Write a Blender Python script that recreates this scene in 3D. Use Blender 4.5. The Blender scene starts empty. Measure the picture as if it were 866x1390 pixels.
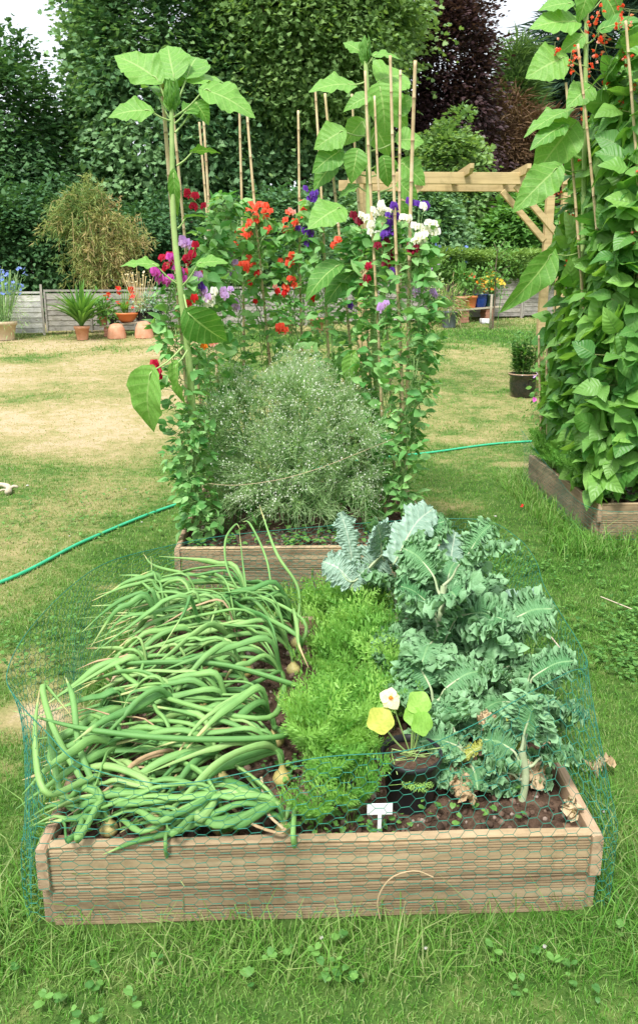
import bpy, math, random
import numpy as np
from math import radians as R, sin, cos, pi
rng = np.random.default_rng(7)
random.seed(7)
SC = bpy.context.scene
COL = SC.collection

# ------------------------------------------------------------------ camera
PITCH, YAW, FPX, CAMZ = R(14.16), R(2.07), 1050.0, 1.6
cd = bpy.data.cameras.new('camera'); cam = bpy.data.objects.new('camera', cd); COL.objects.link(cam)
cam.location = (0, 0, CAMZ); cam.rotation_euler = (pi/2-PITCH, 0, -YAW)
cd.sensor_fit = 'VERTICAL'; cd.sensor_height = 24; cd.lens = 24*FPX/1390
cd.shift_y = -45/1390; cd.clip_end = 500; cd.clip_start = 0.05
SC.camera = cam
# ------------------------------------------------------------------ world, sun, exposure
SUN_EL, SUN_AZ = R(58), R(205)
w = bpy.data.worlds.new('World'); SC.world = w; w.use_nodes = True
nt = w.node_tree; nt.nodes.clear()
sky = nt.nodes.new('ShaderNodeTexSky'); sky.sky_type = 'NISHITA'; sky.sun_disc = False
sky.sun_elevation = SUN_EL; sky.sun_rotation = SUN_AZ; sky.dust_density = 4; sky.air_density = 1.2; sky.ozone_density = 1
mx = nt.nodes.new('ShaderNodeMix'); mx.data_type = 'RGBA'; mx.inputs[0].default_value = 0.72
mx.inputs[7].default_value = (8.6, 9.0, 9.4, 1)      # bright thin cloud cover
bg = nt.nodes.new('ShaderNodeBackground'); bg.inputs[1].default_value = 0.10
wo = nt.nodes.new('ShaderNodeOutputWorld')
nt.links.new(sky.outputs[0], mx.inputs[6]); nt.links.new(mx.outputs[2], bg.inputs[0]); nt.links.new(bg.outputs[0], wo.inputs[0])
sd = bpy.data.lights.new('sun', 'SUN'); sd.energy = 3.0; sd.angle = R(12); sd.color = (1, .97, .93)
sun = bpy.data.objects.new('sun', sd); COL.objects.link(sun)
# the sun stands high, behind the camera and a little to the left
sdir = np.array([-sin(R(25))*cos(SUN_EL), -cos(R(25))*cos(SUN_EL), sin(SUN_EL)])
from mathutils import Vector
sun.rotation_euler = Vector(-sdir).to_track_quat('-Z', 'Y').to_euler()
sky.sun_rotation = math.atan2(sdir[0], sdir[1])
SC.view_settings.view_transform = 'Standard'; SC.view_settings.look = 'None'
SC.view_settings.exposure = 0.80; SC.view_settings.gamma = 1
SC.view_settings.use_curve_mapping = False

# ------------------------------------------------------------------ helpers: picture -> place
f_ = np.array([sin(YAW)*cos(PITCH), cos(YAW)*cos(PITCH), -sin(PITCH)])
r_ = np.array([cos(YAW), -sin(YAW), 0.0])
u_ = np.array([sin(YAW)*sin(PITCH), cos(YAW)*sin(PITCH), cos(PITCH)])
O_ = np.array([0, 0, CAMZ])
def ray(px, py): return f_*FPX + r_*(px-433) - u_*(py-650)
def W(px, py, z=0.0):
    d = ray(px, py); return O_ + d*((z-CAMZ)/d[2])
def D(px, py, Y):
    d = ray(px, py); return O_ + d*(Y/d[1])
def gz(x, y):
    y = np.asarray(y, float); t = np.clip(y-7.5, 0, 14)
    return 0.066*t*np.clip(t/2, 0, 1) + 0.012*np.sin(np.asarray(x)*1.3+y*.7)*np.clip((y-3)/3, 0, 1)
def G(px, py):
    d = ray(px, py); best = None
    for t in np.linspace(1, 40, 4000):
        p = O_ + d*(t/d[1])
        if p[2] <= gz(p[0], p[1]): return p
    return p
def mpp(Y): return Y*1.01/FPX     # metres per photo pixel at depth Y

# ------------------------------------------------------------------ tagging
def tag(o, label, cat, group=None, kind=None):
    if label: o['label'] = label
    if cat: o['category'] = cat
    if group: o['group'] = group
    if kind: o['kind'] = kind
    return o
def empty(name, loc, label, cat, group=None):
    o = bpy.data.objects.new(name, None); COL.objects.link(o); o.location = tuple(map(float, loc)); o.empty_display_size = .05
    return tag(o, label, cat, group)

# ------------------------------------------------------------------ geometry container
class Geo:
    def __init__(s): s.v = []; s.f = {}; s.n = 0; s.t = []; s.uv = []; s.m = {}
    def add(s, v, faces, tint=.5, uv=None, mi=0):
        v = np.asarray(v, float).reshape(-1, 3); k = len(v)
        s.v.append(v)
        t = np.empty(k); t[:] = tint; s.t.append(t)
        s.uv.append(np.zeros((k, 2)) if uv is None else np.asarray(uv, float).reshape(-1, 2))
        for fa in faces:
            fa = np.asarray(fa, int)
            if fa.size == 0: continue
            s.f.setdefault(fa.shape[1], []).append(fa + s.n)
            s.m.setdefault(fa.shape[1], []).append(np.full(len(fa), mi))
        s.n += k
    def inst(s, tpl, P, X, Y, Z, S, tint, mi=0):
        """tpl=(verts, [faces...], uv); P,X,Y,Z (N,3); S (N,) or (N,3)"""
        tv, tf, tuv = tpl
        P = np.asarray(P, float).reshape(-1, 3); N = len(P)
        if N == 0: return
        S = np.asarray(S, float)
        if S.ndim == 0: S = np.full(N, float(S))
        if S.ndim == 1: S = np.repeat(S[:, None], 3, 1)
        X = np.broadcast_to(X, (N, 3)); Y = np.broadcast_to(Y, (N, 3)); Z = np.broadcast_to(Z, (N, 3))
        V = P[:, None, :] + tv[None, :, 0, None]*(X*S[:, :1])[:, None, :] + tv[None, :, 1, None]*(Y*S[:, 1:2])[:, None, :] + tv[None, :, 2, None]*(Z*S[:, 2:3])[:, None, :]
        m = len(tv); off = (np.arange(N)*m)
        F = [(np.asarray(f)[None, :, :] + off[:, None, None]).reshape(-1, np.asarray(f).shape[1]) for f in tf]
        tint = np.repeat(np.broadcast_to(np.asarray(tint, float), (N,)), m)
        s.add(V.reshape(-1, 3), F, tint, np.tile(tuv, (N, 1)), mi)
    def build(s, name, mats, parent=None, smooth=True, origin=None):
        if s.n == 0: return None
        me = bpy.data.meshes.new(name)
        v = np.concatenate(s.v)
        if origin is None and parent is not None: origin = parent_world(parent)
        if origin is None: origin = np.zeros(3)
        me.vertices.add(len(v)); me.vertices.foreach_set('co', (v-np.asarray(origin)).astype(np.float32).ravel())
        loops = []; tot = []; mi = []
        for k in s.f:
            a = np.concatenate(s.f[k]); loops.append(a.ravel()); tot.append(np.full(len(a), k)); mi.append(np.concatenate(s.m[k]))
        loops = np.concatenate(loops); tot = np.concatenate(tot); mi = np.concatenate(mi)
        me.loops.add(len(loops)); me.loops.foreach_set('vertex_index', loops.astype(np.int32))
        me.polygons.add(len(tot)); st = np.concatenate([[0], np.cumsum(tot)[:-1]])
        me.polygons.foreach_set('loop_start', st.astype(np.int32)); me.polygons.foreach_set('loop_total', tot.astype(np.int32))
        me.polygons.foreach_set('material_index', mi.astype(np.int32))
        me.polygons.foreach_set('use_smooth', np.full(len(tot), smooth))
        a = me.attributes.new('tint', 'FLOAT', 'POINT'); a.data.foreach_set('value', np.concatenate(s.t).astype(np.float32))
        a = me.attributes.new('luv', 'FLOAT2', 'POINT'); a.data.foreach_set('vector', np.concatenate(s.uv).astype(np.float32).ravel())
        me.update(calc_edges=True)
        for m in (mats if isinstance(mats, (list, tuple)) else [mats]): me.materials.append(m)
        o = bpy.data.objects.new(name, me); COL.objects.link(o)
        if parent is not None: o.parent = parent
        else: o.location = tuple(map(float, origin))
        return o
def parent_world(p):
    l = np.array(p.location)
    while p.parent: p = p.parent; l = l + np.array(p.location)
    return l

def norm(a): a = np.asarray(a, float); return a/np.maximum(np.linalg.norm(a, axis=-1, keepdims=True), 1e-9)
def frame(Yd, Zn):
    """Y = direction, Z ~ normal"""
    Y = norm(Yd); Z = np.broadcast_to(np.asarray(Zn, float), Y.shape)
    X = norm(np.cross(Y, Z)); return X, Y, np.cross(X, Y)
def rnd(n, s=1.0): return rng.normal(size=(n, 3))*s
def uni(a=0., b=1., n=None): return rng.uniform(a, b, n)
def spline(pts, n=12):
    p = np.asarray(pts, float); P = np.vstack([2*p[0]-p[1], p, 2*p[-1]-p[-2]])
    t = np.linspace(0, len(p)-1-1e-6, n); i = t.astype(int); f = (t-i)[:, None]
    a, b, c, d = P[i], P[i+1], P[i+2], P[i+3]
    return .5*((2*b)+(-a+c)*f+(2*a-5*b+4*c-d)*f**2+(-a+3*b-3*c+d)*f**3)
def tube(geo, pts, rad, sides=6, tint=.5, mi=0, flat=1.0, cap=False, up=(0, 0, 1)):
    p = np.asarray(pts, float); n = len(p); rad = np.broadcast_to(np.asarray(rad, float), (n,))
    T = norm(np.gradient(p, axis=0)); up = np.array(up, float)
    A = np.cross(T, up); bad = np.linalg.norm(A, axis=1) < .15
    A[bad] = np.cross(T[bad], [1, .2, 0]); A = norm(A); B = np.cross(T, A)
    for i in range(1, n):                                     # keep the frame from flipping
        a = A[i-1]-T[i]*np.dot(A[i-1], T[i]); A[i] = a/max(np.linalg.norm(a), 1e-9); B[i] = np.cross(T[i], A[i])
    th = np.arange(sides)*2*pi/sides
    V = p[:, None]+rad[:, None, None]*(A[:, None]*np.cos(th)[None, :, None]+B[:, None]*flat*np.sin(th)[None, :, None])
    i = np.arange(n-1)[:, None]*sides; j = np.arange(sides)[None, :]; k = (j+1) % sides
    F = np.stack([i+j, i+k, i+sides+k, i+sides+j], -1).reshape(-1, 4)
    uv = np.stack([np.broadcast_to(th/6.28, (n, sides)), np.broadcast_to(np.linspace(0, 1, n)[:, None], (n, sides))], -1)
    fs = [F]
    if cap: fs += [np.arange(sides)[None, ::-1], ((n-1)*sides+np.arange(sides))[None]]
    if np.ndim(tint) > 0: tint = np.repeat(np.asarray(tint), sides)
    geo.add(V.reshape(-1, 3), fs, tint, uv, mi)
def segs(geo, A, B, r, tint=.5, mi=0, sides=3, r2=None):
    """many thin straight rods at once"""
    A = np.asarray(A, float); B = np.asarray(B, float); N = len(A)
    if N == 0: return
    T = norm(B-A); U = np.cross(T, [0, 0, 1.]); bad = np.linalg.norm(U, axis=1) < .1; U[bad] = np.cross(T[bad], [1., 0, 0]); U = norm(U); V2 = np.cross(T, U)
    th = np.arange(sides)*2*pi/sides; C, S = np.cos(th)[None, :, None], np.sin(th)[None, :, None]
    r = np.broadcast_to(r, (N,)); q = r if r2 is None else np.broadcast_to(r2, (N,))
    ring = U[:, None]*C+V2[:, None]*S
    V = np.concatenate([A[:, None]+ring*r[:, None, None], B[:, None]+ring*q[:, None, None]], 1)
    j = np.arange(sides); k = (j+1) % sides; F = np.stack([j, k, k+sides, j+sides], -1)
    F = (F[None]+(np.arange(N)*2*sides)[:, None, None]).reshape(-1, 4)
    geo.add(V.reshape(-1, 3), [F], np.repeat(np.broadcast_to(tint, (N,)), 2*sides), None, mi)
def lathe(geo, prof, c, n=28, tint=.5, mi=0, wob=0, caps=True):
    prof = np.asarray(prof, float); c = np.asarray(c, float); m = len(prof); th = np.arange(n)*2*pi/n
    rr = prof[:, 0][:, None]*(1+wob*np.sin(th*3+1)[None])
    V = np.stack([c[0]+rr*np.cos(th), c[1]+rr*np.sin(th), c[2]+np.broadcast_to(prof[:, 1][:, None], (m, n))], -1)
    i = np.arange(m-1)[:, None]*n; j = np.arange(n)[None]; k = (j+1) % n
    F = np.stack([i+j, i+k, i+n+k, i+n+j], -1).reshape(-1, 4)
    fs = [F]
    if caps: fs += [np.arange(n)[None, ::-1], ((m-1)*n+np.arange(n))[None]]
    geo.add(V.reshape(-1, 3), fs, tint, None, mi)
def box(geo, lo, hi, tint=.5, mi=0, ax=None, c0=None, bev=0.0):
    """box lo..hi (in local frame ax=(X,Y,Z) rows about c0), edges chamfered by bev"""
    lo = np.array(lo, float); hi = np.array(hi, float)
    if bev <= 0:
        V = np.array([[x, y, z] for x in (lo[0], hi[0]) for y in (lo[1], hi[1]) for z in (lo[2], hi[2])])
        F4 = [[0, 1, 3, 2], [4, 6, 7, 5], [0, 4, 5, 1], [2, 3, 7, 6], [0, 2, 6, 4], [1, 5, 7, 3]]; F3 = []
    else:
        V = []; idx = {}
        for a in (0, 1):
            for b in (0, 1):
                for c in (0, 1):
                    for d in range(3):
                        p = np.array([hi[0] if a else lo[0], hi[1] if b else lo[1], hi[2] if c else lo[2]])
                        sg = np.array([1 if a else -1, 1 if b else -1, 1 if c else -1])
                        for e in range(3):
                            if e != d: p[e] -= sg[e]*bev
                        idx[(a, b, c, d)] = len(V); V.append(p)
        V = np.array(V); F4 = []; F3 = []
        g = lambda k, d: idx[tuple(k)+(d,)]
        for d in range(3):
            o1, o2 = [(1, 2), (2, 0), (0, 1)][d]
            for s in (0, 1):
                q = []
                for (a, b) in ((0, 0), (1, 0), (1, 1), (0, 1)):
                    k = [0, 0, 0]; k[d] = s; k[o1] = a; k[o2] = b; q.append(g(k, d))
                F4.append(q if s else q[::-1])
            for a in (0, 1):
                for b in (0, 1):
                    k0 = [0, 0, 0]; k0[o1] = a; k0[o2] = b; k1 = list(k0); k1[d] = 1
                    F4.append([g(k0, o1), g(k1, o1), g(k1, o2), g(k0, o2)])
        for a in (0, 1):
            for b in (0, 1):
                for c in (0, 1): F3.append([g((a, b, c), 0), g((a, b, c), 1), g((a, b, c), 2)])
    if ax is not None: V = V @ np.asarray(ax, float) + np.asarray(c0, float)
    geo.add(V, [F4]+([F3] if F3 else []), tint, None, mi)

# ------------------------------------------------------------------ leaf templates (Y = along, Z = up)
def leaf_tpl(rows=6, wid=.5, droop=.2, fold=.15, shape='oval', cols=3, ripple=0., rf=3, seed=0, serr=0., dz=0):
    t = np.linspace(0, 1, rows)
    if shape == 'oval': p = np.sin(pi*t**.85)**.8
    elif shape == 'heart': p = np.where(t < .28, np.sqrt(np.clip(t/.28, 0, 1))*.97+.03, np.clip(1-(np.clip(t-.28, 0, 1)/.72)**1.25, 0, 1)**.85)
    elif shape == 'lance': p = np.sin(pi*np.clip(t, 0.02, 1)**.7)
    elif shape == 'sun': p = np.where(t < .3, (t/.3)**.55, np.clip(1-(np.clip(t-.3, 0, 1)/.7)**1.5, 0, 1)**.9)
    elif shape == 'kale': p = .25+.75*np.sin(pi*np.clip(t*.93+.02, 0, 1))**.7
    p = np.clip(p, .015, None)
    u = np.linspace(-1, 1, cols)
    rg = np.random.default_rng(seed); ph = rg.uniform(0, 6.28, 4)
    T, U = np.meshgrid(t, u, indexing='ij'); Pm = np.repeat(p[:, None], cols, 1)
    ser = 1+serr*np.sin(T*rows*2.2)*(np.abs(U) > .99)
    x = U*Pm*wid/2*ser
    y = T + 0.0
    if shape in ('heart', 'sun'): y = y - .10*np.abs(U)*np.clip(1-T/.35, 0, 1)*1.2
    z = -droop*T**2 + fold*np.abs(U)*Pm*wid/2 + ripple*np.abs(U)**1.5*(np.sin(T*rf*6.28+ph[0]+(U > 0)*1.7)+.5*np.sin(T*rf*2.3*6.28+ph[1]))*Pm
    z = z + dz*np.sin(T*18)*(1-np.abs(U))*0
    V = np.stack([x, y, z], -1).reshape(-1, 3)
    i = np.arange(rows-1)[:, None]*cols; j = np.arange(cols-1)[None]
    F = np.stack([i+j, i+j+1, i+cols+j+1, i+cols+j], -1).reshape(-1, 4)
    return V, [F], np.stack([U, T], -1).reshape(-1, 2)
def ngon_tpl(pts, z=None):
    pts = np.asarray(pts, float); V = np.column_stack([pts, np.zeros(len(pts)) if z is None else z])
    return V, [np.arange(len(pts))[None]], np.stack([pts[:, 0]*2, pts[:, 1]], -1)
MAPLE = ngon_tpl([(0, 0), (.28, .02), (.5, .3), (.27, .45), (.3, .8), (.1, .72), (0, 1), (-.1, .72), (-.3, .8), (-.27, .45), (-.5, .3), (-.28, .02)],
                 [0, .03, .1, 0, -.02, -.02, -.12, -.02, -.02, 0, .1, .03])
MAPLE_S = ngon_tpl([(0, 0), (.5, .25), (.25, .5), (.2, .85), (0, 1), (-.2, .85), (-.25, .5), (-.5, .25)], [0, .08, 0, -.03, -.1, -.03, 0, .08])
OVAL_S = ngon_tpl([(0, 0), (.26, .3), (.24, .65), (0, 1), (-.24, .65), (-.26, .3)], [0, .06, .03, -.08, .03, .06])
NEEDLE = ngon_tpl([(0, 0), (.06, .3), (0, 1), (-.06, .3)], [0, .02, -.1, .02])
OVAL = leaf_tpl(6, .50, .25, .35, ripple=.03, rf=1.)
OVAL2 = leaf_tpl(6, .62, .3, .2, ripple=.03, rf=1.5, seed=2)
HEART = [leaf_tpl(10, w_, d, f, 'heart', 7, ripple=.06, rf=1.1, seed=s) for s, (d, f, w_) in enumerate([(.25, .08, .92), (.45, .2, .8), (.1, .22, .88), (.6, .05, .98)])]

# ------------------------------------------------------------------ materials
def nodes(name):
    m = bpy.data.materials.new(name); m.use_nodes = True; n = m.node_tree; n.nodes.clear(); return m, n
def N(n, t, **k):
    x = n.nodes.new(t)
    for a, b in k.items(): setattr(x, a, b)
    return x
def mixc(n, fac, a, b, blend='MIX'):
    m = N(n, 'ShaderNodeMix', data_type='RGBA', blend_type=blend)
    for i, s in ((0, fac), (6, a), (7, b)):
        if isinstance(s, bpy.types.NodeSocket): n.links.new(s, m.inputs[i])
        elif i == 0: m.inputs[0].default_value = s
        else: m.inputs[i].default_value = (*s, 1)
    return m.outputs[2]
def math_(n, op, a, b=0., c=0.):
    m = N(n, 'ShaderNodeMath', operation=op)
    for i, s in enumerate((a, b, c)):
        if isinstance(s, bpy.types.NodeSocket): n.links.new(s, m.inputs[i])
        else: m.inputs[i].default_value = s
    return m.outputs[0]
def noise(n, scale, detail=4, rough=.55, vec=None, dist=0):
    x = N(n, 'ShaderNodeTexNoise'); x.inputs['Scale'].default_value = scale; x.inputs['Detail'].default_value = detail
    x.inputs['Roughness'].default_value = rough; x.inputs['Distortion'].default_value = dist
    if vec is not None: n.links.new(vec, x.inputs['Vector'])
    return x.outputs[0]
def ramp(n, fac, stops):
    r = N(n, 'ShaderNodeValToRGB'); e = r.color_ramp.elements
    while len(e) < len(stops): e.new(.5)
    for i, (p, c) in enumerate(stops): e[i].position = p; e[i].color = (*c, 1)
    n.links.new(fac, r.inputs[0]); return r.outputs[0]
def coords(n, obj=True, scale=None):
    c = N(n, 'ShaderNodeTexCoord').outputs['Object']
    if scale is not None:
        m = N(n, 'ShaderNodeMapping'); m.inputs['Scale'].default_value = scale; n.links.new(c, m.inputs['Vector']); c = m.outputs[0]
    return c
def attr(n, name, out='Fac'):
    a = N(n, 'ShaderNodeAttribute', attribute_name=name); return a.outputs[out]
def finish(m, n, col, rough=.5, transl=0., spec=.4, bump=None, bstr=.3, bdist=.01, tcol=None, sheen=0, metal=0, coat=0):
    p = N(n, 'ShaderNodeBsdfPrincipled')
    if isinstance(col, bpy.types.NodeSocket): n.links.new(col, p.inputs['Base Color'])
    else: p.inputs['Base Color'].default_value = (*col, 1)
    if isinstance(rough, bpy.types.NodeSocket): n.links.new(rough, p.inputs['Roughness'])
    else: p.inputs['Roughness'].default_value = rough
    p.inputs['Specular IOR Level'].default_value = spec; p.inputs['Metallic'].default_value = metal; p.inputs['Coat Weight'].default_value = coat
    if bump is not None:
        b = N(n, 'ShaderNodeBump'); b.inputs['Strength'].default_value = bstr; b.inputs['Distance'].default_value = bdist
        n.links.new(bump, b.inputs['Height']); n.links.new(b.outputs[0], p.inputs['Normal'])
    sh = p.outputs[0]
    if transl > 0:
        t = N(n, 'ShaderNodeBsdfTranslucent')
        tc = tcol if tcol is not None else col
        if isinstance(tc, bpy.types.NodeSocket): n.links.new(mixc(n, 1.0, tc, (1.35, 1.3, .6), 'MULTIPLY'), t.inputs[0])
        else: t.inputs[0].default_value = (*tc, 1)
        mxs = N(n, 'ShaderNodeMixShader'); mxs.inputs[0].default_value = transl
        n.links.new(sh, mxs.inputs[1]); n.links.new(t.outputs[0], mxs.inputs[2]); sh = mxs.outputs[0]
    o = N(n, 'ShaderNodeOutputMaterial'); n.links.new(sh, o.inputs[0]); return m
def leaf_mat(name, a, b, transl=.3, rough=.45, spec=.35, vein=None, nscale=12, edge=None, c=None, sv=.45):
    m, n = nodes(name); t = attr(n, 'tint')
    col = mixc(n, t, a, b) if c is None else ramp(n, t, [(0, a), (.5, b), (1, c)])
    nz = noise(n, nscale, 3); col = mixc(n, .55, col, ramp(n, nz, [(.3, (.62, .66, .55)), (.7, (1.25, 1.2, 1.25))]), 'MULTIPLY')
    bump = None
    if vein is not None:
        sx = N(n, 'ShaderNodeSeparateXYZ'); n.links.new(attr(n, 'luv', 'Vector'), sx.inputs[0])
        au = math_(n, 'ABSOLUTE', sx.outputs[0])
        mid = math_(n, 'LESS_THAN', au, .045)
        w = math_(n, 'SINE', math_(n, 'MULTIPLY', math_(n, 'SUBTRACT', sx.outputs[1], math_(n, 'MULTIPLY', au, .22)), 44.))
        side = math_(n, 'GREATER_THAN', w, .93)
        v = math_(n, 'MAXIMUM', mid, math_(n, 'MULTIPLY', side, sv))
        col = mixc(n, v, col, vein)
        bump = math_(n, 'ADD', math_(n, 'MULTIPLY', w, sv*2.2), math_(n, 'MULTIPLY', nz, 3.))
        if edge is not None:
            e = math_(n, 'POWER', math_(n, 'MINIMUM', au, 1.), 3.); col = mixc(n, math_(n, 'MULTIPLY', e, .7), col, edge)
    return finish(m, n, col, rough, transl, spec, bump, .25, .004)
def plain(name, a, b=None, rough=.6, scale=20, spec=.4, bstr=.2, metal=0, coat=0):
    m, n = nodes(name); nz = noise(n, scale, 5, vec=coords(n))
    col = ramp(n, nz, [(.3, a), (.7, b or tuple(min(1, x*1.25) for x in a))])
    return finish(m, n, col, rough, 0, spec, nz, bstr, .004, metal=metal, coat=coat)
def wood_mat(name, a, b, dark, ax=0, rough=.75):
    m, n = nodes(name); sc = [26, 26, 26]; sc[ax] = 1.6
    g = noise(n, 1.0, 6, .65, coords(n, scale=sc), .6); g2 = noise(n, 2.2, 4, .6, coords(n))
    col = ramp(n, g, [(.25, dark), (.48, a), (.75, b)])
    col = mixc(n, .6, col, ramp(n, g2, [(.3, (.72, .72, .74)), (.65, (1.12, 1.1, 1.05))]), 'MULTIPLY')
    vo = N(n, 'ShaderNodeTexVoronoi'); vo.inputs['Scale'].default_value = 1.; ks = [9, 9, 9]; ks[ax] = 3.2; n.links.new(coords(n, scale=ks), vo.inputs['Vector'])
    kn = ramp(n, vo.outputs['Distance'], [(0, (.28, .2, .14)), (.07, (.5, .42, .36)), (.12, (1, 1, 1))]); col = mixc(n, .8, col, kn, 'MULTIPLY')
    st = noise(n, 3.1, 7, .7, coords(n), 1.2); col = mixc(n, .75, col, ramp(n, st, [(.32, (.55, .56, .50)), (.5, (1, 1, 1))]), 'MULTIPLY')
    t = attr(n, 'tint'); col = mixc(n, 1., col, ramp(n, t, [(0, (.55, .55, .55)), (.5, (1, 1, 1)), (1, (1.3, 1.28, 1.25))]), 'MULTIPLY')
    return finish(m, n, col, rough, 0, .25, g, .35, .003)

M = {}
GREEN_T, STRAW = (.075, .17, .022), (.36, .28, .12)
# lawn surface: tint attribute = dryness
m, n = nodes('lawn'); t = attr(n, 'tint'); c = coords(n)
nz = noise(n, 9, 8, .7, c); nz2 = noise(n, 60, 6, .7, c); nz3 = noise(n, 1.6, 5, .6, c)
dry = math_(n, 'ADD', t, math_(n, 'MULTIPLY', math_(n, 'SUBTRACT', nz, .5), 1.3)); dry = math_(n, 'ADD', dry, math_(n, 'MULTIPLY', math_(n, 'SUBTRACT', nz3, .5), .7))
col = ramp(n, dry, [(.0, (.04, .10, .018)), (.3, (.095, .17, .038)), (.55, (.25, .25, .095)), (.8, (.37, .31, .15)), (1, (.46, .37, .23))])
col = mixc(n, .5, col, ramp(n, nz2, [(.3, (.55, .55, .5)), (.7, (1.3, 1.3, 1.3))]), 'MULTIPLY')
M['lawn'] = finish(m, n, col, .95, 0, .1, nz2, .6, .02)
m, n = nodes('grass_blade'); t = attr(n, 'tint'); sx = N(n, 'ShaderNodeSeparateXYZ'); n.links.new(attr(n, 'luv', 'Vector'), sx.inputs[0])
g = ramp(n, sx.outputs[1], [(0, (.045, .17, .018)), (.5, (.12, .31, .04)), (1, (.25, .43, .10))])
col = mixc(n, t, g, (.56, .48, .29)); M['grass'] = finish(m, n, col, .5, .3, .3)
M['deck'] = wood_mat('decking_wood', (.37, .275, .165), (.50, .395, .255), (.17, .12, .072), 0)
M['deck_y'] = wood_mat('decking_wood_side', (.40, .28, .18), (.52, .39, .26), (.20, .13, .085), 1)
M['deck_end'] = wood_mat('decking_wood_weathered', (.24, .15, .095), (.32, .21, .13), (.12, .075, .05), 2)
M['pine'] = wood_mat('treated_pine', (.52, .40, .20), (.62, .48, .26), (.36, .26, .13), 0, .7)
M['fence'] = wood_mat('grey_fence_wood', (.34, .32, .29), (.44, .42, .38), (.17, .15, .13), 0, .9)
M['fence_light'] = wood_mat('bleached_fence_wood', (.55, .55, .53), (.66, .66, .64), (.34, .33, .31), 0, .9)
M['post'] = wood_mat('fence_post_wood', (.36, .34, .30), (.48, .45, .40), (.2, .18, .15), 2, .9)
M['plank'] = wood_mat('plank_wood', (.46, .40, .30), (.58, .52, .4), (.28, .23, .16), 0, .85)
# soil
m, n = nodes('soil'); c = coords(n); nz = noise(n, 14, 8, .75, c); nz2 = noise(n, 70, 6, .7, c)
col = ramp(n, nz, [(.3, (.055, .036, .025)), (.5, (.11, .07, .048)), (.7, (.20, .135, .095))]); col = mixc(n, .6, col, ramp(n, nz2, [(.3, (.5, .5, .5)), (.7, (1.5, 1.45, 1.4))]), 'MULTIPLY')
M['soil'] = finish(m, n, col, .95, 0, .1, nz2, .8, .02)
m, n = nodes('clod'); t = attr(n, 'tint'); nz2 = noise(n, 90, 5, .7, coords(n)); col = ramp(n, t, [(0, (.06, .04, .028)), (.5, (.14, .092, .065)), (.85, (.26, .18, .135)), (1, (.38, .31, .26))])
col = mixc(n, .6, col, ramp(n, nz2, [(.3, (.6, .6, .6)), (.7, (1.4, 1.4, 1.4))]), 'MULTIPLY'); M['clod'] = finish(m, n, col, .95, 0, .1, nz2, .6, .01)
# bamboo cane: rings by length
m, n = nodes('bamboo'); sx = N(n, 'ShaderNodeSeparateXYZ'); n.links.new(attr(n, 'luv', 'Vector'), sx.inputs[0])
nz = noise(n, 9, 5, .6, coords(n)); col = ramp(n, nz, [(.3, (.46, .32, .17)), (.55, (.62, .48, .28)), (.75, (.74, .61, .40))])
t = attr(n, 'tint'); col = mixc(n, t, (.20, .12, .06), col); M['bamboo'] = finish(m, n, col, .5, 0, .35)
M['onion_leaf'] = leaf_mat('onion_leaf', (.10, .28, .075), (.32, .52, .18), .12, .42, .4, nscale=5, c=(.5, .5, .17))
m, n = nodes('onion_leaf_streaked'); t = attr(n, 'tint'); mp = N(n, 'ShaderNodeMapping'); mp.inputs['Scale'].default_value = (14, 1.6, 1); n.links.new(attr(n, 'luv', 'Vector'), mp.inputs['Vector'])
col = ramp(n, t, [(0, (.10, .28, .075)), (.35, (.25, .47, .14)), (.6, (.42, .58, .22)), (.85, (.62, .58, .26)), (1, (.55, .40, .22))]); nz = noise(n, 2.2, 5, .65, mp.outputs[0]); nb = noise(n, 9, 4, .6, coords(n))
col = mixc(n, .75, col, ramp(n, nz, [(.3, (.62, .68, .66)), (.55, (1, 1, 1)), (.75, (1.35, 1.28, 1.3))]), 'MULTIPLY'); col = mixc(n, .6, col, ramp(n, nb, [(.3, (.68, .76, .72)), (.65, (1.15, 1.12, 1.05))]), 'MULTIPLY')
M['onion_leaf'] = finish(m, n, col, .5, .12, .35, nz, .5, .003)
M['dry_leaf'] = leaf_mat('dry_leaf', (.42, .29, .16), (.62, .5, .32), .15, .8, .1)
M['onion_skin'] = leaf_mat('onion_skin', (.50, .42, .15), (.62, .58, .28), .05, .4, .4)
M['kale'] = leaf_mat('kale_leaf', (.065, .23, .08), (.21, .42, .19), .22, .5, .4, vein=(.22, .42, .18), edge=(.32, .55, .30), sv=.06, nscale=45)
M['kale_flat'] = leaf_mat('smooth_kale_leaf', (.20, .34, .25), (.30, .45, .34), .15, .45, .4, vein=(.45, .55, .42), edge=(.32, .48, .38))
M['kale_yellow'] = leaf_mat('yellowing_kale_leaf', (.35, .42, .08), (.55, .55, .14), .25, .5, .3, vein=(.6, .6, .35))
M['kale_stem'] = plain('kale_stem', (.36, .46, .24), (.50, .56, .36), .5, 30)
M['carrot'] = leaf_mat('carrot_frond', (.13, .36, .06), (.36, .62, .15), .38, .5, .3)
M['sunleaf'] = leaf_mat('sunflower_leaf', (.085, .26, .04), (.22, .46, .09), .32, .5, .35, vein=(.34, .52, .16), nscale=30)
M['sunstem'] = plain('sunflower_stem', (.26, .40, .12), (.38, .5, .18), .55, 15)
M['bean'] = leaf_mat('bean_leaf', (.09, .28, .06), (.28, .54, .12), .4, .42, .4, vein=(.2, .38, .1), nscale=6)
M['beanstem'] = plain('bean_stem', (.22, .25, .09), (.36, .38, .15), .6, 15)
M['pea'] = leaf_mat('sweet_pea_leaf', (.09, .31, .07), (.32, .57, .21), .36, .5, .35, nscale=8)
M['peastem'] = plain('sweet_pea_stem', (.16, .30, .09), (.28, .42, .15), .55, 15)
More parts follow.
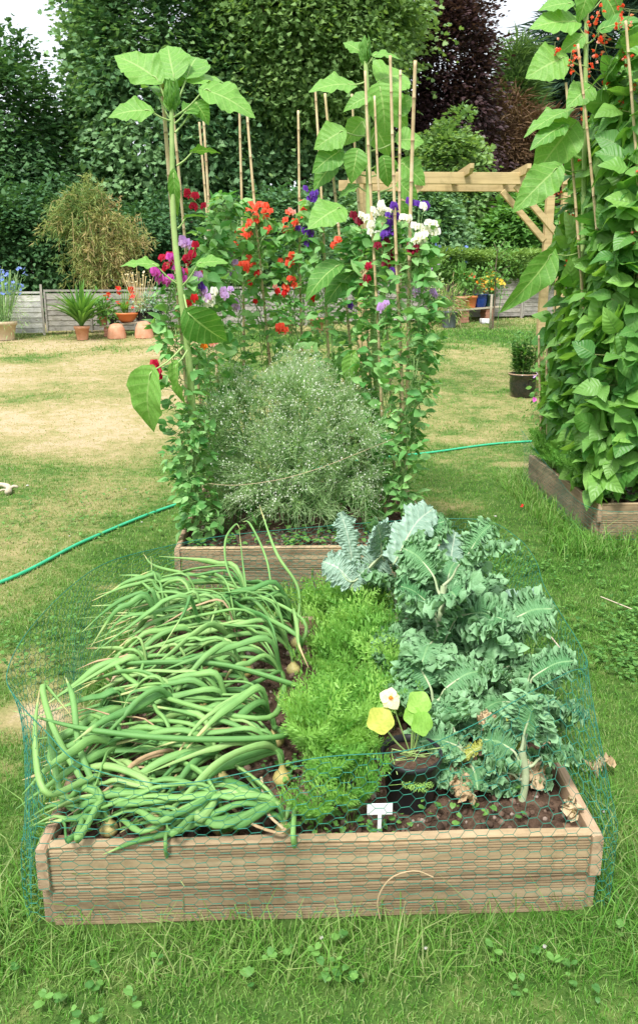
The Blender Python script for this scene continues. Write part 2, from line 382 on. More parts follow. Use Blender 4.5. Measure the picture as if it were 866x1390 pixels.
def petal(name, a, b=None): M[name] = leaf_mat(name, a, b or a, .35, .5, .2)
petal('red_petal', (.75, .02, .03), (.85, .07, .05)); petal('scarlet_petal', (.85, .07, .03), (.9, .2, .12)); petal('crimson_petal', (.42, .006, .03), (.6, .02, .08))
petal('maroon_petal', (.16, .006, .02), (.3, .01, .04)); petal('purple_petal', (.10, .03, .36), (.2, .06, .5)); petal('lilac_petal', (.52, .30, .72), (.68, .48, .8))
petal('magenta_petal', (.5, .04, .4), (.65, .15, .55)); petal('white_petal', (.8, .8, .78), (.86, .85, .84)); petal('pink_petal', (.85, .3, .28), (.85, .5, .45))
petal('blue_petal', (.12, .2, .7), (.3, .4, .85)); petal('yellow_petal', (.85, .6, .05), (.9, .75, .2)); petal('cream_petal', (.85, .72, .42), (.88, .8, .6)); petal('orange_petal', (.85, .3, .03))
M['gyp'] = leaf_mat('gypsophila_green', (.26, .48, .19), (.58, .74, .46), .45, .6, .2)
M['gypflower'] = leaf_mat('gypsophila_flower', (.62, .68, .56), (.85, .86, .82), .3, .6, .2)
M['wire'] = plain('green_coated_wire', (.012, .13, .085), (.02, .21, .14), .5, 30, .5)
M['hose'] = plain('green_hose', (.03, .42, .20), (.05, .5, .26), .35, 30, .5, .05)
M['terra'] = plain('terracotta', (.50, .22, .12), (.66, .36, .23), .85, 9, .2)
M['terra_pale'] = plain('pale_terracotta', (.50, .38, .25), (.62, .5, .36), .85, 9, .2)
M['orange_plastic'] = plain('orange_plastic', (.62, .17, .05), (.7, .22, .08), .45, 9, .4, .02)
M['black_plastic'] = plain('black_plastic', (.012, .012, .013), (.02, .02, .022), .45, 9, .4, .05)
M['black_glaze'] = plain('black_glaze', (.010, .010, .012), (.02, .02, .022), .12, 9, .6, .02, coat=.5)
M['glaze_rim'] = plain('glazed_rim', (.35, .22, .13), (.5, .36, .24), .3, 20)
M['blue_glaze'] = plain('blue_glaze', (.01, .03, .16), (.02, .05, .25), .2, 9, .6, .02)
M['grey_plastic'] = plain('grey_plastic', (.10, .12, .14), (.16, .18, .2), .5, 9)
M['green_glaze'] = plain('dark_green_glaze', (.02, .06, .04), (.04, .1, .07), .3, 9)
M['brick'] = plain('brick', (.3, .13, .08), (.42, .22, .15), .9, 12)
M['concrete'] = plain('pale_block', (.6, .6, .58), (.72, .72, .7), .9, 12)
M['white_plastic'] = plain('white_plastic', (.74, .76, .76), (.8, .82, .82), .4, 9, .4, .02)
M['string'] = plain('jute_string', (.42, .32, .18), (.55, .45, .3), .9, 60)
M['bark'] = plain('bark', (.10, .075, .05), (.2, .16, .12), .95, 6, .1, .8)
M['deadwood'] = plain('dead_wood', (.45, .38, .27), (.6, .52, .4), .9, 25, .1, .5)
M['stone'] = plain('pale_stone', (.42, .40, .36), (.58, .55, .50), .85, 30)
M['t_dark'] = leaf_mat('dark_tree_leaf', (.04, .12, .045), (.15, .30, .11), .25, .5, .3, nscale=.8)
M['t_syc'] = leaf_mat('sycamore_leaf', (.06, .18, .075), (.30, .50, .23), .28, .5, .35, nscale=.6)
M['t_light'] = leaf_mat('light_tree_leaf', (.13, .28, .09), (.33, .49, .18), .32, .5, .35, nscale=.6)
M['t_copper'] = leaf_mat('copper_beech_leaf', (.035, .018, .024), (.115, .062, .07), .2, .45, .4, nscale=.6)
M['t_pine'] = leaf_mat('pine_needle', (.03, .08, .05), (.09, .17, .11), .1, .6, .2, nscale=.5)
M['t_larch'] = leaf_mat('pale_conifer_needle', (.09, .19, .06), (.18, .3, .11), .2, .6, .2, nscale=.5)
M['t_dead'] = leaf_mat('brown_conifer_needle', (.13, .075, .045), (.27, .18, .11), .1, .8, .1, nscale=.5)
M['t_gold'] = leaf_mat('gold_cypress_spray', (.16, .28, .08), (.36, .40, .13), .2, .6, .2, nscale=.7, c=(.56, .42, .22))
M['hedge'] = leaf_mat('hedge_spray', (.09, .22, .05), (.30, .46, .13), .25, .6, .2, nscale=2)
M['shrub'] = leaf_mat('shrub_leaf', (.06, .19, .04), (.19, .40, .09), .3, .5, .35, nscale=1)

# ================================================================== SETTING
B1 = (-.645, .785, 1.66, 3.02); B2 = (-.625, .795, 3.90, 5.32); B3 = (1.94, 3.40, 4.66, 6.12)
def sstep(a, b, x): t = np.clip((x-a)/(b-a), 0, 1); return t*t*(3-2*t)
def vnoise(x, y, s, seed=0):
    """smooth value noise"""
    g = np.random.default_rng(seed).uniform(0, 1, (256, 256)); X = x*s+100; Y = y*s+100
    i = np.floor(X).astype(int); j = np.floor(Y).astype(int); fx = X-i; fy = Y-j; fx = fx*fx*(3-2*fx); fy = fy*fy*(3-2*fy); q = lambda a, b: g[a % 256, b % 256]
    return (q(i, j)*(1-fx)+q(i+1, j)*fx)*(1-fy)+(q(i, j+1)*(1-fx)+q(i+1, j+1)*fx)*fy
def dryness(x, y):
    x = np.asarray(x, float); y = np.asarray(y, float)
    n1 = vnoise(x, y, .9, 1); n2 = vnoise(x, y, 2.7, 2); n3 = vnoise(x, y*2.0, .45, 3)
    d = .10+.16*n2
    n4 = vnoise(x, y*1.4, 1.3, 14); n5 = vnoise(x, y, 6.5, 15)
    d += sstep(4.8, 9, y)*(.33+.26*(n3-.5)+.26*(n4-.5)+.3*(n5-.5))                     # parched middle of the lawn
    d += sstep(-.9, -1.7, x)*sstep(2.3, 4.2, y)*(.28+.3*(n1-.5))   # worn left side
    d += (n1-.5)*.35*sstep(3, 7, y)
    blob = lambda cx, cy, rx, ry, a: a*np.exp(-(((x-cx)/rx)**2+((y-cy)/ry)**2)**1.5)
    d += blob(-.97, 2.68, .20, .13, .95)+blob(-1.12, 2.35, .14, .07, .6)+blob(-1.02, 2.9, .12, .08, .5)+blob(-1.25, 3.1, .3, .16, .35)
    d += blob(2.05, 6.75, .25, .1, .5)+blob(1.75, 7.9, .5, .2, .4)+blob(1.2, 5.5, .3, .2, .25)+blob(-.95, 3.95, .12, .06, .4)
    d -= sstep(14.6, 15.6, y+.12*x)*sstep(17.5, 16.3, y+.0*x)*.35+blob(1.4, 4.3, .7, 1.6, .12)
    d += blob(2.2, 3.1, .25, .1, .2)
    return np.where(d > .5, .5+(d-.5)*.8, np.maximum(d, 0))
bare = lambda x, y: np.clip(np.exp(-(((x+.97)/.17)**2+((y-2.68)/.10)**2)**2)+np.exp(-(((x+1.12)/.12)**2+((y-2.35)/.05)**2)**2), 0, 1)
g = Geo()
def sheet(xs, ys, skip=None):
    X, Y = np.meshgrid(xs, ys, indexing='ij'); Z = gz(X, Y)+.006*(vnoise(X, Y, 4, 5)-.5)
    a, b = X.shape; V = np.stack([X, Y, Z], -1).reshape(-1, 3)
    i = np.arange(a-1)[:, None]*b; j = np.arange(b-1)[None]; F = np.stack([i+j, i+b+j, i+b+j+1, i+j+1], -1).reshape(-1, 4)
    g.add(V, [F], dryness(V[:, 0], V[:, 1]))
xs = np.concatenate([np.linspace(-160, -12, 30)[:-1], np.linspace(-12, 12, 260), np.linspace(12, 160, 30)[1:]])
ys = np.concatenate([np.linspace(-60, -1, 12)[:-1], np.linspace(-1, 22, 260), np.linspace(22, 260, 30)[1:]])
sheet(xs, ys)
o = g.build('lawn', M['lawn']); o['kind'] = 'structure'

def in_beds(x, y, m=.0):
    k = np.zeros(len(x), bool)
    for b in (B1, B2, B3): k |= (x > b[0]-m) & (x < b[1]+m) & (y > b[2]-m) & (y < b[3]+m)
    return k
def blades(N_, x0, x1, y0, y1, h, wd, keep=None, lay=.6, hvar=.28):
    x = uni(x0, x1, N_); y = uni(y0, y1, N_); d = np.clip(dryness(x, y), 0, 1)
    k = ~in_beds(x, y, .012) & (uni(0, 1, N_) > bare(x, y)*1.3) & (uni(0, 1, N_) > .45*sstep(.45, .9, d))
    vis = np.abs(x-.04*y) < .50*y+.35; k &= vis
    if keep is not None: k &= keep(x, y)
    x, y, d = x[k], y[k], d[k]; n_ = len(x)
    z = gz(x, y); H = h*np.exp(rng.normal(size=n_)*hvar)*(1-.35*sstep(.3, .8, d)); a = uni(0, 2*pi, n_); L = H*lay*uni(.2, 1.6, n_)
    dx, dy = np.cos(a), np.sin(a); b = a+uni(-1, 1, n_)+pi/2; wx, wy = np.cos(b)*wd/2*uni(.7, 1.3, n_), np.sin(b)*wd/2
    P = np.stack([x, y, z-.004], -1); s = np.stack([wx, wy, np.zeros(n_)], -1)
    m1 = P+np.stack([dx*L*.3, dy*L*.3, H*.6], -1); tp = P+np.stack([dx*L, dy*L, H*uni(.75, 1.0, n_)], -1)
    V = np.stack([P-s, P+s, m1+s*.8, m1-s*.8, tp], 1).reshape(-1, 3)
    i = np.arange(n_)*5; uvv = np.stack([np.zeros(n_), np.clip(uni(0, 1, n_)*.7+.35*vnoise(x, y, 1.7, 9), 0, 1)], -1)
    dd = np.clip((d-.22)*1.25+uni(-.5, .5, n_), 0, 1)*.95
    g.add(V, [np.stack([i, i+1, i+2, i+3], -1), np.stack([i+3, i+2, i+4], -1)], np.repeat(dd, 5), np.repeat(uvv, 5, 0))
g = Geo()
blades(120000, -1.6, 1.7, 1.0, 2.6, .018, .0026)
blades(80000, -2.0, 2.3, 2.6, 4.4, .020, .0037)
blades(80000, -3.6, 4.2, 4.4, 8.0, .021, .0056)
blades(60000, -6.6, 7.6, 8.0, 13.5, .026, .009)
blades(42000, -9, 10.5, 13.5, 20., .040, .017)
o = g.build('grass', M['grass'], smooth=False); tag(o, 'short mown grass, partly parched, covering the lawn', 'grass', kind='stuff')
# long unmown tufts against the boards
g = Geo()
near = lambda B, r: (lambda x, y: ((x > B[0]-r) & (x < B[1]+r) & (y > B[2]-r) & (y < B[3]+r)) & (uni(0, 1, len(x)) < .25+.75*(vnoise(x, y, 5, 12) > .45)))
blades(3600, -.9, 1.05, 1.46, 1.66, .042, .0030, near((B1[0]-.1, B1[1]+.1, 1.5, 3), .14), 1.0, .5)
blades(2600, .79, 1.02, 1.45, 3.1, .050, .0035, None, 1.0, .45)
blades(2000, -.80, -.64, 1.5, 3.1, .05, .004, None, .9, .5)
blades(2600, -.8, 1.0, 3.02, 3.9, .07, .006, None, .9, .5)
blades(2600, 1.7, 1.95, 4.3, 6.3, .07, .006, None, .8, .4)
blades(2600, 1.6, 3.4, 4.3, 4.66, .07, .006, None, .8, .4)
blades(900, -8, 8, 15.2, 19., .12, .02, lambda x, y: np.abs(y-(16.2+.28*(x+6))) < .35, .6, .4)
o = g.build('long_grass', M['grass'], smooth=False); tag(o, 'long unmown grass blades growing against the boards', 'grass', kind='stuff')
# clover and small lawn weeds
g = Geo()
CLOV = ngon_tpl([(0, 0), (.35, .35), (.42, .75), (.2, 1), (0, .88), (-.2, 1), (-.42, .75), (-.35, .35)], [0, .1, .12, .05, 0, .05, .12, .1])
def weeds(n_, fx, fy, s, spots):
    for cx, cy, r, k in spots:
        x = rng.normal(cx, r, k); y = rng.normal(cy, r*.7, k); kk = ~in_beds(x, y, .01); x, y = x[kk], y[kk]
        for q in range(3):
            a = uni(0, 6.28, len(x)); Yd = np.stack([np.cos(a), np.sin(a), uni(-.1, .5, len(x))], -1); X, Y, Z = frame(Yd, (0, 0, 1))
            g.inst(CLOV, np.stack([x, y, gz(x, y)+uni(.02, .06, len(x))], -1), X, Y, Z, uni(.6, 1.2, len(x))*s, uni(0, 1, len(x)))
weeds(0, 0, 0, .022, [(1.75, 3.35, .22, 260), (1.5, 3.0, .15, 120), (-.5, 1.45, .10, 14), (.1, 1.46, .10, 12), (.55, 1.46, .1, 10), (-.85, 1.6, .07, 40), (-1.1, 3.2, .3, 80), (1.3, 4.2, .3, 120), (-1.5, 5.2, .5, 120)])
o = g.build('lawn_clover', M['shrub'], smooth=False); tag(o, 'clover and small broad weeds in the lawn', 'clover', kind='stuff')

# ------------------------------------------------------------------ raised beds
def deck_profile(h=.12, th=.028):
    """(outward offset, z) of a reeded decking board, both faces"""
    pts = [(0, .003), (.003, 0)]; pts = [(-.003, 0), (0, .003)]; z = .006; out = []
    z0 = .008
    def ribs(za, k):
        r = []
        for i in range(k):
            a = za+i*.0078; r += [(0, a), (0, a+.0042), (-.0060, a+.0046), (-.0060, a+.0074)]
        return r
    prof = [(-.003, 0), (0, .003)] + ribs(.008, 5) + [(0, .049), (0, .067)] + ribs(.0685, 5) + [(0, h-.006), (-.004, h)]
    return np.array(prof)
def deck_board(geo, p0, p1, out, z, mi=0, reed=True, th=.028, h=.12, tint=.5):
    """board from p0 to p1 (2D), face looking along `out`"""
    p0 = np.array(p0, float); p1 = np.array(p1, float); out = np.array(out, float)
    pr = deck_profile(h) if reed else np.array([(-.003, 0), (0, .003), (0, h-.005), (-.005, h)])
    pr = np.vstack([pr, [(-th+.005, h), (-th, h-.005), (-th, .0)]])
    n_ = 14; k = len(pr); V = []
    for i in range(n_):
        c = p0+(p1-p0)*i/(n_-1); wv = .0015*math.sin(i*1.3+z*31)
        q = c[None]+out[None]*(pr[:, :1]+wv); V.append(np.column_stack([q, pr[:, 1]+z]))
    V = np.concatenate(V); i = np.arange(n_-1)[:, None]*k; j = np.arange(k)[None]; l = (j+1) % k
    F = np.stack([i+j, i+l, i+k+l, i+k+j], -1).reshape(-1, 4)
    geo.add(V, [F, np.arange(k)[None, ::-1], ((n_-1)*k+np.arange(k))[None]], tint, None, mi)
def raised_bed(label, B, side_reed, group):
    x0, x1, y0, y1 = B; T = .03
    e = empty('raised_bed', ((x0+x1)/2, (y0+y1)/2, 0), label, 'raised bed', group)
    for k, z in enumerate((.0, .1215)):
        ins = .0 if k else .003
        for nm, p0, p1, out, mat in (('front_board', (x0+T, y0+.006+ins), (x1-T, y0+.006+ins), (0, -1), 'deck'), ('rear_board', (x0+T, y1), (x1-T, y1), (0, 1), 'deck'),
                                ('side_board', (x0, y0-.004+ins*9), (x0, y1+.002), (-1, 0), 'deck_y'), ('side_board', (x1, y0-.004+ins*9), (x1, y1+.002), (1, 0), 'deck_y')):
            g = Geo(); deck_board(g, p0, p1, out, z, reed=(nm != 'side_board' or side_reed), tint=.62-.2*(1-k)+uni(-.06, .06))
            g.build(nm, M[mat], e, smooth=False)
    for cx in (x0+T+.025, x1-T-.025):
        for cy in (y0+.0345+.025, y1-T-.026):
            g = Geo(); box(g, (cx-.0225, cy-.0225, -.02), (cx+.0225, cy+.0225, .215), .4, bev=.002); g.build('corner_post', M['deck_end'], e, smooth=False)
    for sx in (x0-.0022, x1+.0022):                         # screw heads on the side faces
        g = Geo()
        for z in (.03, .09, .155, .21):
            for y in (y0+.06, y1-.06): tube(g, [(sx-.0015, y, z), (sx+.0015, y, z)], .004, 8, .5, cap=True, up=(0, 0, 1))
        g.build('screw_heads', M['deck_end'], e)
    return e
raised_bed('wooden raised bed in front holding onions, carrots and kale', B1, True, 'timber raised beds')
raised_bed('wooden raised bed in the middle holding sweet peas, canes and white frothy flowers', B2, True, 'timber raised beds')
raised_bed('wooden raised bed at the right under the climbing runner beans', B3, True, 'timber raised beds')
def soil_z(x, y, B):
    e = np.minimum(np.minimum(x-B[0], B[1]-x), np.minimum(y-B[2], B[3]-y))
    return .198+.018*sstep(.03, .3, e)+.022*(vnoise(x, y, 9, 21)-.5)+.018*(vnoise(x, y, 24, 22)-.5)+.008*(vnoise(x, y, 60, 23)-.5)
def soil(B, nclod):
    xs = np.linspace(B[0]+.031, B[1]-.031, 150); ys = np.linspace(B[2]+.036, B[3]-.031, 150); X, Y = np.meshgrid(xs, ys, indexing='ij')
    V = np.stack([X, Y, soil_z(X, Y, B)], -1).reshape(-1, 3); i = np.arange(149)[:, None]*150; j = np.arange(149)[None]
    g = Geo(); g.add(V, [np.stack([i+j, i+150+j, i+151+j, i+j+1], -1).reshape(-1, 4)]); o = g.build('soil', M['soil']); o['kind'] = 'structure'
    # clods and pebbles
    ico = np.array([(0, 0, -1), (.72, -.53, -.45), (-.28, -.85, -.45), (-.89, 0, -.45), (-.28, .85, -.45), (.72, .53, -.45), (.28, -.85, .45), (-.72, -.53, .45), (-.72, .53, .45), (.28, .85, .45), (.89, 0, .45), (0, 0, 1)])
    fc = np.array([(0, 1, 2), (1, 0, 5), (0, 2, 3), (0, 3, 4), (0, 4, 5), (1, 5, 10), (2, 1, 6), (3, 2, 7), (4, 3, 8), (5, 4, 9), (1, 10, 6), (2, 6, 7), (3, 7, 8), (4, 8, 9), (5, 9, 10), (6, 10, 11), (7, 6, 11), (8, 7, 11), (9, 8, 11), (10, 9, 11)])
    g = Geo()
    for v in range(6):
        t = (ico*(1+rng.uniform(-.35, .35, (12, 1))), [fc], np.zeros((12, 2))); k = nclod//6
        x = uni(B[0]+.05, B[1]-.05, k); y = uni(B[2]+.05, B[3]-.05, k); s = np.exp(rng.normal(size=k)*.55)*.0055; s = np.clip(s, .002, .02)
        X, Yv, Z = frame(rnd(k), rnd(k)); g.inst(t, np.stack([x, y, soil_z(x, y, B)+s*.3], -1), X, Yv, Z, s[:, None]*np.array([1, 1, .75]), uni(0, 1, k)**1.3)
    o = g.build('soil_clods', M['clod']); tag(o, 'crumbs, clods and small stones lying on the soil', 'soil clods', kind='stuff')
soil(B1, 4200); soil(B2, 2400); soil(B3, 900)

# ------------------------------------------------------------------ fence
FA, FB = G(0, 457)[:2], G(735, 431)[:2]; FD = norm(FB-FA); FN = np.array([FD[1], -FD[0]])   # towards the camera
if FN[1] > 0: FN = -FN
def fp(s, off=0): p = FA+FD*s-FN*off; return p
def fence(label, s0, s1, h, light_until, post_extra, group):
    a = fp(s0); e = empty('panel_fence', (*fp((s0+s1)/2), gz(*fp((s0+s1)/2))), label, 'fence', group)
    s = s0; k = 0
    while s < s1-.1:
        L = min(1.83, s1-s); ax = (np.array([*FD, 0]), np.array([*(-FN), 0]), np.array([0, 0, 1.])); p = fp(s); z0 = float(gz(*fp(s+L/2)))+.03
        c0 = np.array([*p, z0]); mat = M['fence_light'] if s+L/2 < light_until else M['fence']
        g = Geo(); nb = int((h-.08)/.105)
        for b in range(nb):                                  # overlapping waney boards, each leaning out at its foot
            z = .03+b*.105; o_ = .012*math.sin(b*2.1+k)
            V = [(0.04, -.012-.0, z+.003*math.sin(b*5+k)), (L-.04, -.012, z+.004*math.sin(b*7+k)), (L-.04, .0, z+.125), (.04, .0, z+.125), (.04, -.003, z), (L-.04, -.003, z), (L-.04, .006, z+.125), (.04, .006, z+.125)]
            V = np.array(V) @ np.array(ax)+c0
            g.add(V, [[[0, 1, 2, 3], [5, 4, 7, 6], [0, 4, 5, 1], [3, 2, 6, 7], [0, 3, 7, 4], [1, 5, 6, 2]]], .5+.35*math.sin(b*3.7+k*1.9)*uni(.3, 1))
        pn = g.build('panel', mat, e, smooth=False)
        g = Geo(); box(g, (0.02, -.02, h-.045), (L-.02, .02, h-.005), .5, ax=ax, c0=c0); g.build('capping_rail', mat, pn, smooth=False)
        for q in (.035, L/2, L-.035):
            g = Geo(); box(g, (q-.017, -.034, .0), (q+.017, -.0135, h-.047), .55, ax=ax, c0=c0); g.build('batten', mat, pn, smooth=False)
        g = Geo(); box(g, (-.045, -.05, -.15), (-.003, .05, h+post_extra*(1 if k % 2 else .3)), .5, ax=ax, c0=c0); g.build('fence_post', M['post'], e, smooth=False)
        s += L; k += 1
    return e
fence('low lapped panel fence, silvery white at its left end', -4.6, 6.4, .86, 1.7, .1, 'low garden fence')
fence('low grey lapped panel fence below the clipped hedge', 6.46, 17.4, .93, -9, .02, 'low garden fence')

# ------------------------------------------------------------------ pergola
def pergola():
    Y = 9.5; a = D(476, 232, Y); b = D(752, 243, Y); ztop = (a[2]+b[2])/2+.03
    e = empty('pergola', (D(620, 232, Y)[0], Y+.5, gz(0, Y)), 'pale timber pergola arch standing on the lawn behind the sweet peas', 'pergola')
    x0, x1 = D(472, 230, Y)[0], D(775, 240, Y)[0]
    for dy, dz in ((0, 0),):
        g = Geo(); box(g, (x0, Y+dy-.022, ztop-.13), (x1+.1, Y+dy+.022, ztop), .5, bev=.004); g.build('beam', M['pine'], e, smooth=False)
    g = Geo(); box(g, (x0-.06, Y+.72, ztop-.13), (x1+.1, Y+.765, ztop-.004), .45, bev=.004); g.build('beam', M['pine'], e, smooth=False)
    for px in (484, 632, 707):
        x = D(px, 230, Y)[0]; g = Geo()
        # rafter with a tapered end that overhangs towards the camera
        s = [(-.32, .05), (-.26, .0), (1.02, 0), (1.08, .05), (1.08, .1), (-.32, .1)]
        V = np.array([(x+dx, Y+p, ztop-.045+q) for dx in (-.022, .022) for p, q in s]); n_ = 6
        g.add(V, [np.arange(6)[None, ::-1], (6+np.arange(6))[None], np.array([[i, (i+1) % 6, 6+(i+1) % 6, 6+i] for i in range(6)])], .55)
        g.build('rafter', M['pine'], e, smooth=False)
    for px in (500, 773):
        for dy in (.07, .67):
            x = D(px, 240, Y)[0]; z0 = float(gz(x, Y+dy)); g = Geo(); box(g, (x-.05, Y+dy-.045, z0-.1), (x+.05, Y+dy+.045, ztop-.004), .5, bev=.004)
            g.build('post', M['post_pine'] if 'post_pine' in M else M['pine'], e, smooth=False)
            sg = 1 if px < 600 else -1; g = Geo()
            p0 = np.array([x+sg*.05, Y+dy-.03, ztop-.72]); p1 = np.array([x+sg*.62, Y+dy-.03, ztop-.135]); d = norm(p1-p0); nrm_ = np.array([-d[2], 0, d[0]])
            box(g, (0, -.035, -.025), (np.linalg.norm(p1-p0), .035, .025), .5, ax=(d, nrm_, (0, 1, 0)), c0=p0, bev=.003); g.build('brace', M['pine'], e, smooth=False)
    return e
pergola()

# ------------------------------------------------------------------ pots and benches
POTC = {}
def pot_prof(r, h, kind='pot'):
    if kind == 'pot': return [(r*.68, 0), (r*.9, h*.8), (r*1.0, h*.8), (r*1.02, h), (r*.9, h), (r*.86, h*.86)]
    if kind == 'plastic': return [(r*.74, 0), (r*.95, h*.88), (r*1.0, h*.89), (r*1.0, h), (r*.94, h), (r*.9, h*.88)]
    if kind == 'bowl': return [(r*.45, 0), (r*.75, h*.35), (r*.95, h*.8), (r*1.06, h*.84), (r*1.06, h), (r*.97, h), (r*.93, h*.88)]
    if kind == 'glazed': return [(r*.72, 0), (r*.88, h*.25), (r*.95, h*.6), (r*.93, h*.92), (r*1.04, h*.94), (r*1.05, h), (r*.93, h), (r*.88, h*.86)]
    if kind == 'cloche': return [(r*1.0, 0), (r*.98, h*.25), (r*.85, h*.65), (r*.62, h*.92), (r*.3, h), (.001, h)]
def pot_thing(name, label, cat, p, r, h, kind, mat, group=None):
    e = empty(name, p, label, cat, group); g = Geo(); lathe(g, pot_prof(r, h, kind), p, 26, caps=False, wob=.01); lathe(g, [(r*.05, .002), (r*.7, .002)], p, 26, caps=True)
    g.build('pot', mat, e)
    g = Geo(); lathe(g, [(.002, h*.9), (r*.5, h*.89), (r*.9, h*.87)], p, 20, caps=False); g.build('compost', M['soil'], e)
    return e
def blade_fan(geo, c, n_, L, wd, spread, tint=(0, 1), droop=.5):
    for i in range(n_):
        a = uni(0, 6.28); l = L*uni(.6, 1.05); s = spread*uni(.1, 1); t = np.linspace(0, 1, 7)
        P = c+np.stack([np.cos(a)*(s*t**1.5)*l, np.sin(a)*(s*t**1.5)*l, l*(t*(1-.15*s)-droop*s*t**3*.6)], -1)
        sd_ = np.array([-np.sin(a+uni(-.8, .8)), np.cos(a), 0])*wd/2; wf = np.sin(pi*np.clip(t*.85+.12, 0, 1))[:, None]
        V = np.concatenate([P-sd_*wf, P+sd_*wf]); F = [[j, j+1, 8+j, 7+j] for j in range(6)]; geo.add(V, [F], uni(*tint))
def puff(geo, c, r, n_, tpl, s, tint=(0, 1), up=.6, flat=1.):
    p = rnd(n_)*np.array([r, r, r*flat])*.55; d = norm(p+rnd(n_)*r*.4+np.array([0, 0, -.1*r])); X, Y, Z = frame(d, norm(rnd(n_)*.5+[0, 0, up])); geo.inst(tpl, c+p, X, Y, Z, s*uni(.6, 1.3, n_), uni(*tint, n_))
def stems_up(geo, c, n_, h, spread, r=.004):
    a = uni(0, 6.28, n_); s = uni(.1, 1, n_)*spread; B_ = c+np.stack([np.cos(a)*s, np.sin(a)*s, h*uni(.7, 1.05, n_)], -1); A = c+np.stack([np.cos(a)*s*.25, np.sin(a)*s*.25, np.zeros(n_)], -1)
    segs(geo, A, B_, r, uni(0, 1, n_)); return A, B_
FL5 = ngon_tpl([(0, 0), (.3, .3), (.35, .75), (0, 1), (-.35, .75), (-.3, .3)], [0, .15, .3, .35, .3, .15])
def bloom(geo, c, n_, s, tint=(0, 1), k=5):
    """k-petalled little flowers at points c"""
    c = np.asarray(c).reshape(-1, 3)
    ax = norm(rnd(len(c), .6)+[0, -.3, .8]); X, Y, Z = frame(ax, (0.2, .9, .3))
    for i in range(k):
        a = i*2*pi/k; d = X*cos(a)+Z*sin(a); x_, y_, z_ = frame(d, ax); geo.inst(FL5, c, x_, y_, z_, s*uni(.8, 1.2, len(c)), uni(*tint, len(c)))
def blooms(e, name, mat, pts, s, k=5, tint=(0, 1)):
    for p in np.asarray(pts).reshape(-1, 3):
        g = Geo(); bloom(g, p, 0, s, tint, k); g.build(name, M[mat], e, smooth=False)
def potted(label, base, r, h, kind, mat, parts, cat='potted plant', group=None, name='potted_plant'):
    e = pot_thing(name, label, cat, base, r, h, kind, mat, group); top = np.array(base)+[0, 0, h*.88]
    for nm, mt, fn in parts:
        if nm.endswith('flower'):
            for sz, pts in fn(top): blooms(e, nm, mt, pts, sz)
        else: g = Geo(); fn(g, top); g.build(nm, M[mt], e, smooth=False)
    return e
# far left: cornflowers in a pale terracotta pot
p = D(8, 460, 15.6); p[2] = gz(p[0], p[1]); k = mpp(15.6)
def corn_f(g, t): A, B_ = stems_up(g, t, 170, .98, .42, .005); puff(g, t+[0, 0, .3], .42, 700, NEEDLE, .10, flat=1.1)
def corn_b(t):
    a = uni(0, 6.28, 96); s = uni(0, .5, 96); return [(.04, t+np.stack([np.cos(a)*s, np.sin(a)*s, uni(.55, 1.08, 96)], -1))]
potted('pale round pot of tall blue cornflowers at the far left edge', p, .24, .36, 'pot', M['terra_pale'], [('foliage', 'gyp', corn_f), ('flower', 'blue_petal', corn_b)])
# crocosmia-like leafy clump in a wooden tub
p = D(112, 452, 15.6); p[2] = gz(p[0], p[1])
potted('small brown pot of broad sword leaves in front of the left bench', p, .15, .27, 'pot', M['terra'], [('foliage', 'shrub', lambda g, t: blade_fan(g, t, 130, .95, .06, 1.15, (.5, 1)))])
# left bench on the grass: plank with upturned terracotta jars in front
YB = 16.15; kb = mpp(YB)
def bench(label, pa, pb, zp, th, dep, legs, group):
    c = (pa+pb)/2; e = empty('plank_bench', (c[0], c[1], gz(c[0], c[1])), label, 'bench', group); d = norm((pb-pa)*[1, 1, 0]); nn = np.array([-d[1], d[0], 0])
    L = np.linalg.norm((pb-pa)[:2]); dz = (pb-pa)[2]/L; dd = norm(d+[0, 0, dz])
    g = Geo(); box(g, (0, -dep/2, -th), (L, dep/2, 0), .5, ax=(dd, nn, np.cross(dd, nn)), c0=pa, bev=.004); g.build('plank', M['plank'], e, smooth=False)
    for f in legs:
        q = pa+(pb-pa)*f; z0 = float(gz(q[0], q[1])); g = Geo()
        hh = (q[2]-th-z0)/4
        for i in range(4): box(g, (-.11+.01*(i % 2), -dep/2+.02, z0+hh*i+.003), (.11-.012*(i % 2), dep/2-.02, z0+hh*(i+1)), uni(.2, .8), ax=(d, nn, (0, 0, 1)), c0=(q[0], q[1], 0), bev=.004)
        g.build('brick_support', M['brick'], e, smooth=False)
    return e
pa = D(136, 442, 16.0); pb = D(262, 427, 16.3); bench('weathered plank bench at the left, over two upturned terracotta jars', pa, pb, 0, .035, .28, (.1, .5, .93), 'plank benches along the fence')
def on_plank(px, a, b): # point on the plank's top at picture column px
    f = (px-a[2])/(b[2]-a[2]); return a[0]+(b[0]-a[0])*f
PL = ((pa, 0, 136), (pb, 0, 262))
lp = lambda px: on_plank(px, PL[0], PL[1])+[0, 0, .002]
for px, hh, rr, lab in ((159, .29, .185, 'upturned smooth terracotta jar, the left one under the plank bench'), (196, .32, .185, 'upturned lichen-stained terracotta jar, the right one under the plank bench')):
    q = D(px, 455, 15.75); q[2] = gz(q[0], q[1]); g = Geo(); lathe(g, pot_prof(rr, hh, 'cloche'), q, 28, wob=.01, caps=False); o = g.build('terracotta_jar', M['terra'], origin=q); tag(o, lab, 'pot', 'upturned terracotta jars')
potted('small terracotta pot of bright leaves, leftmost on the left bench', lp(141), .10, .17, 'pot', M['terra'], [('foliage', 'shrub', lambda g, t: (puff(g, t+[0, 0, .16], .22, 200, OVAL_S, .10, (.5, 1)), blade_fan(g, t, 25, .45, .03, .5)))])
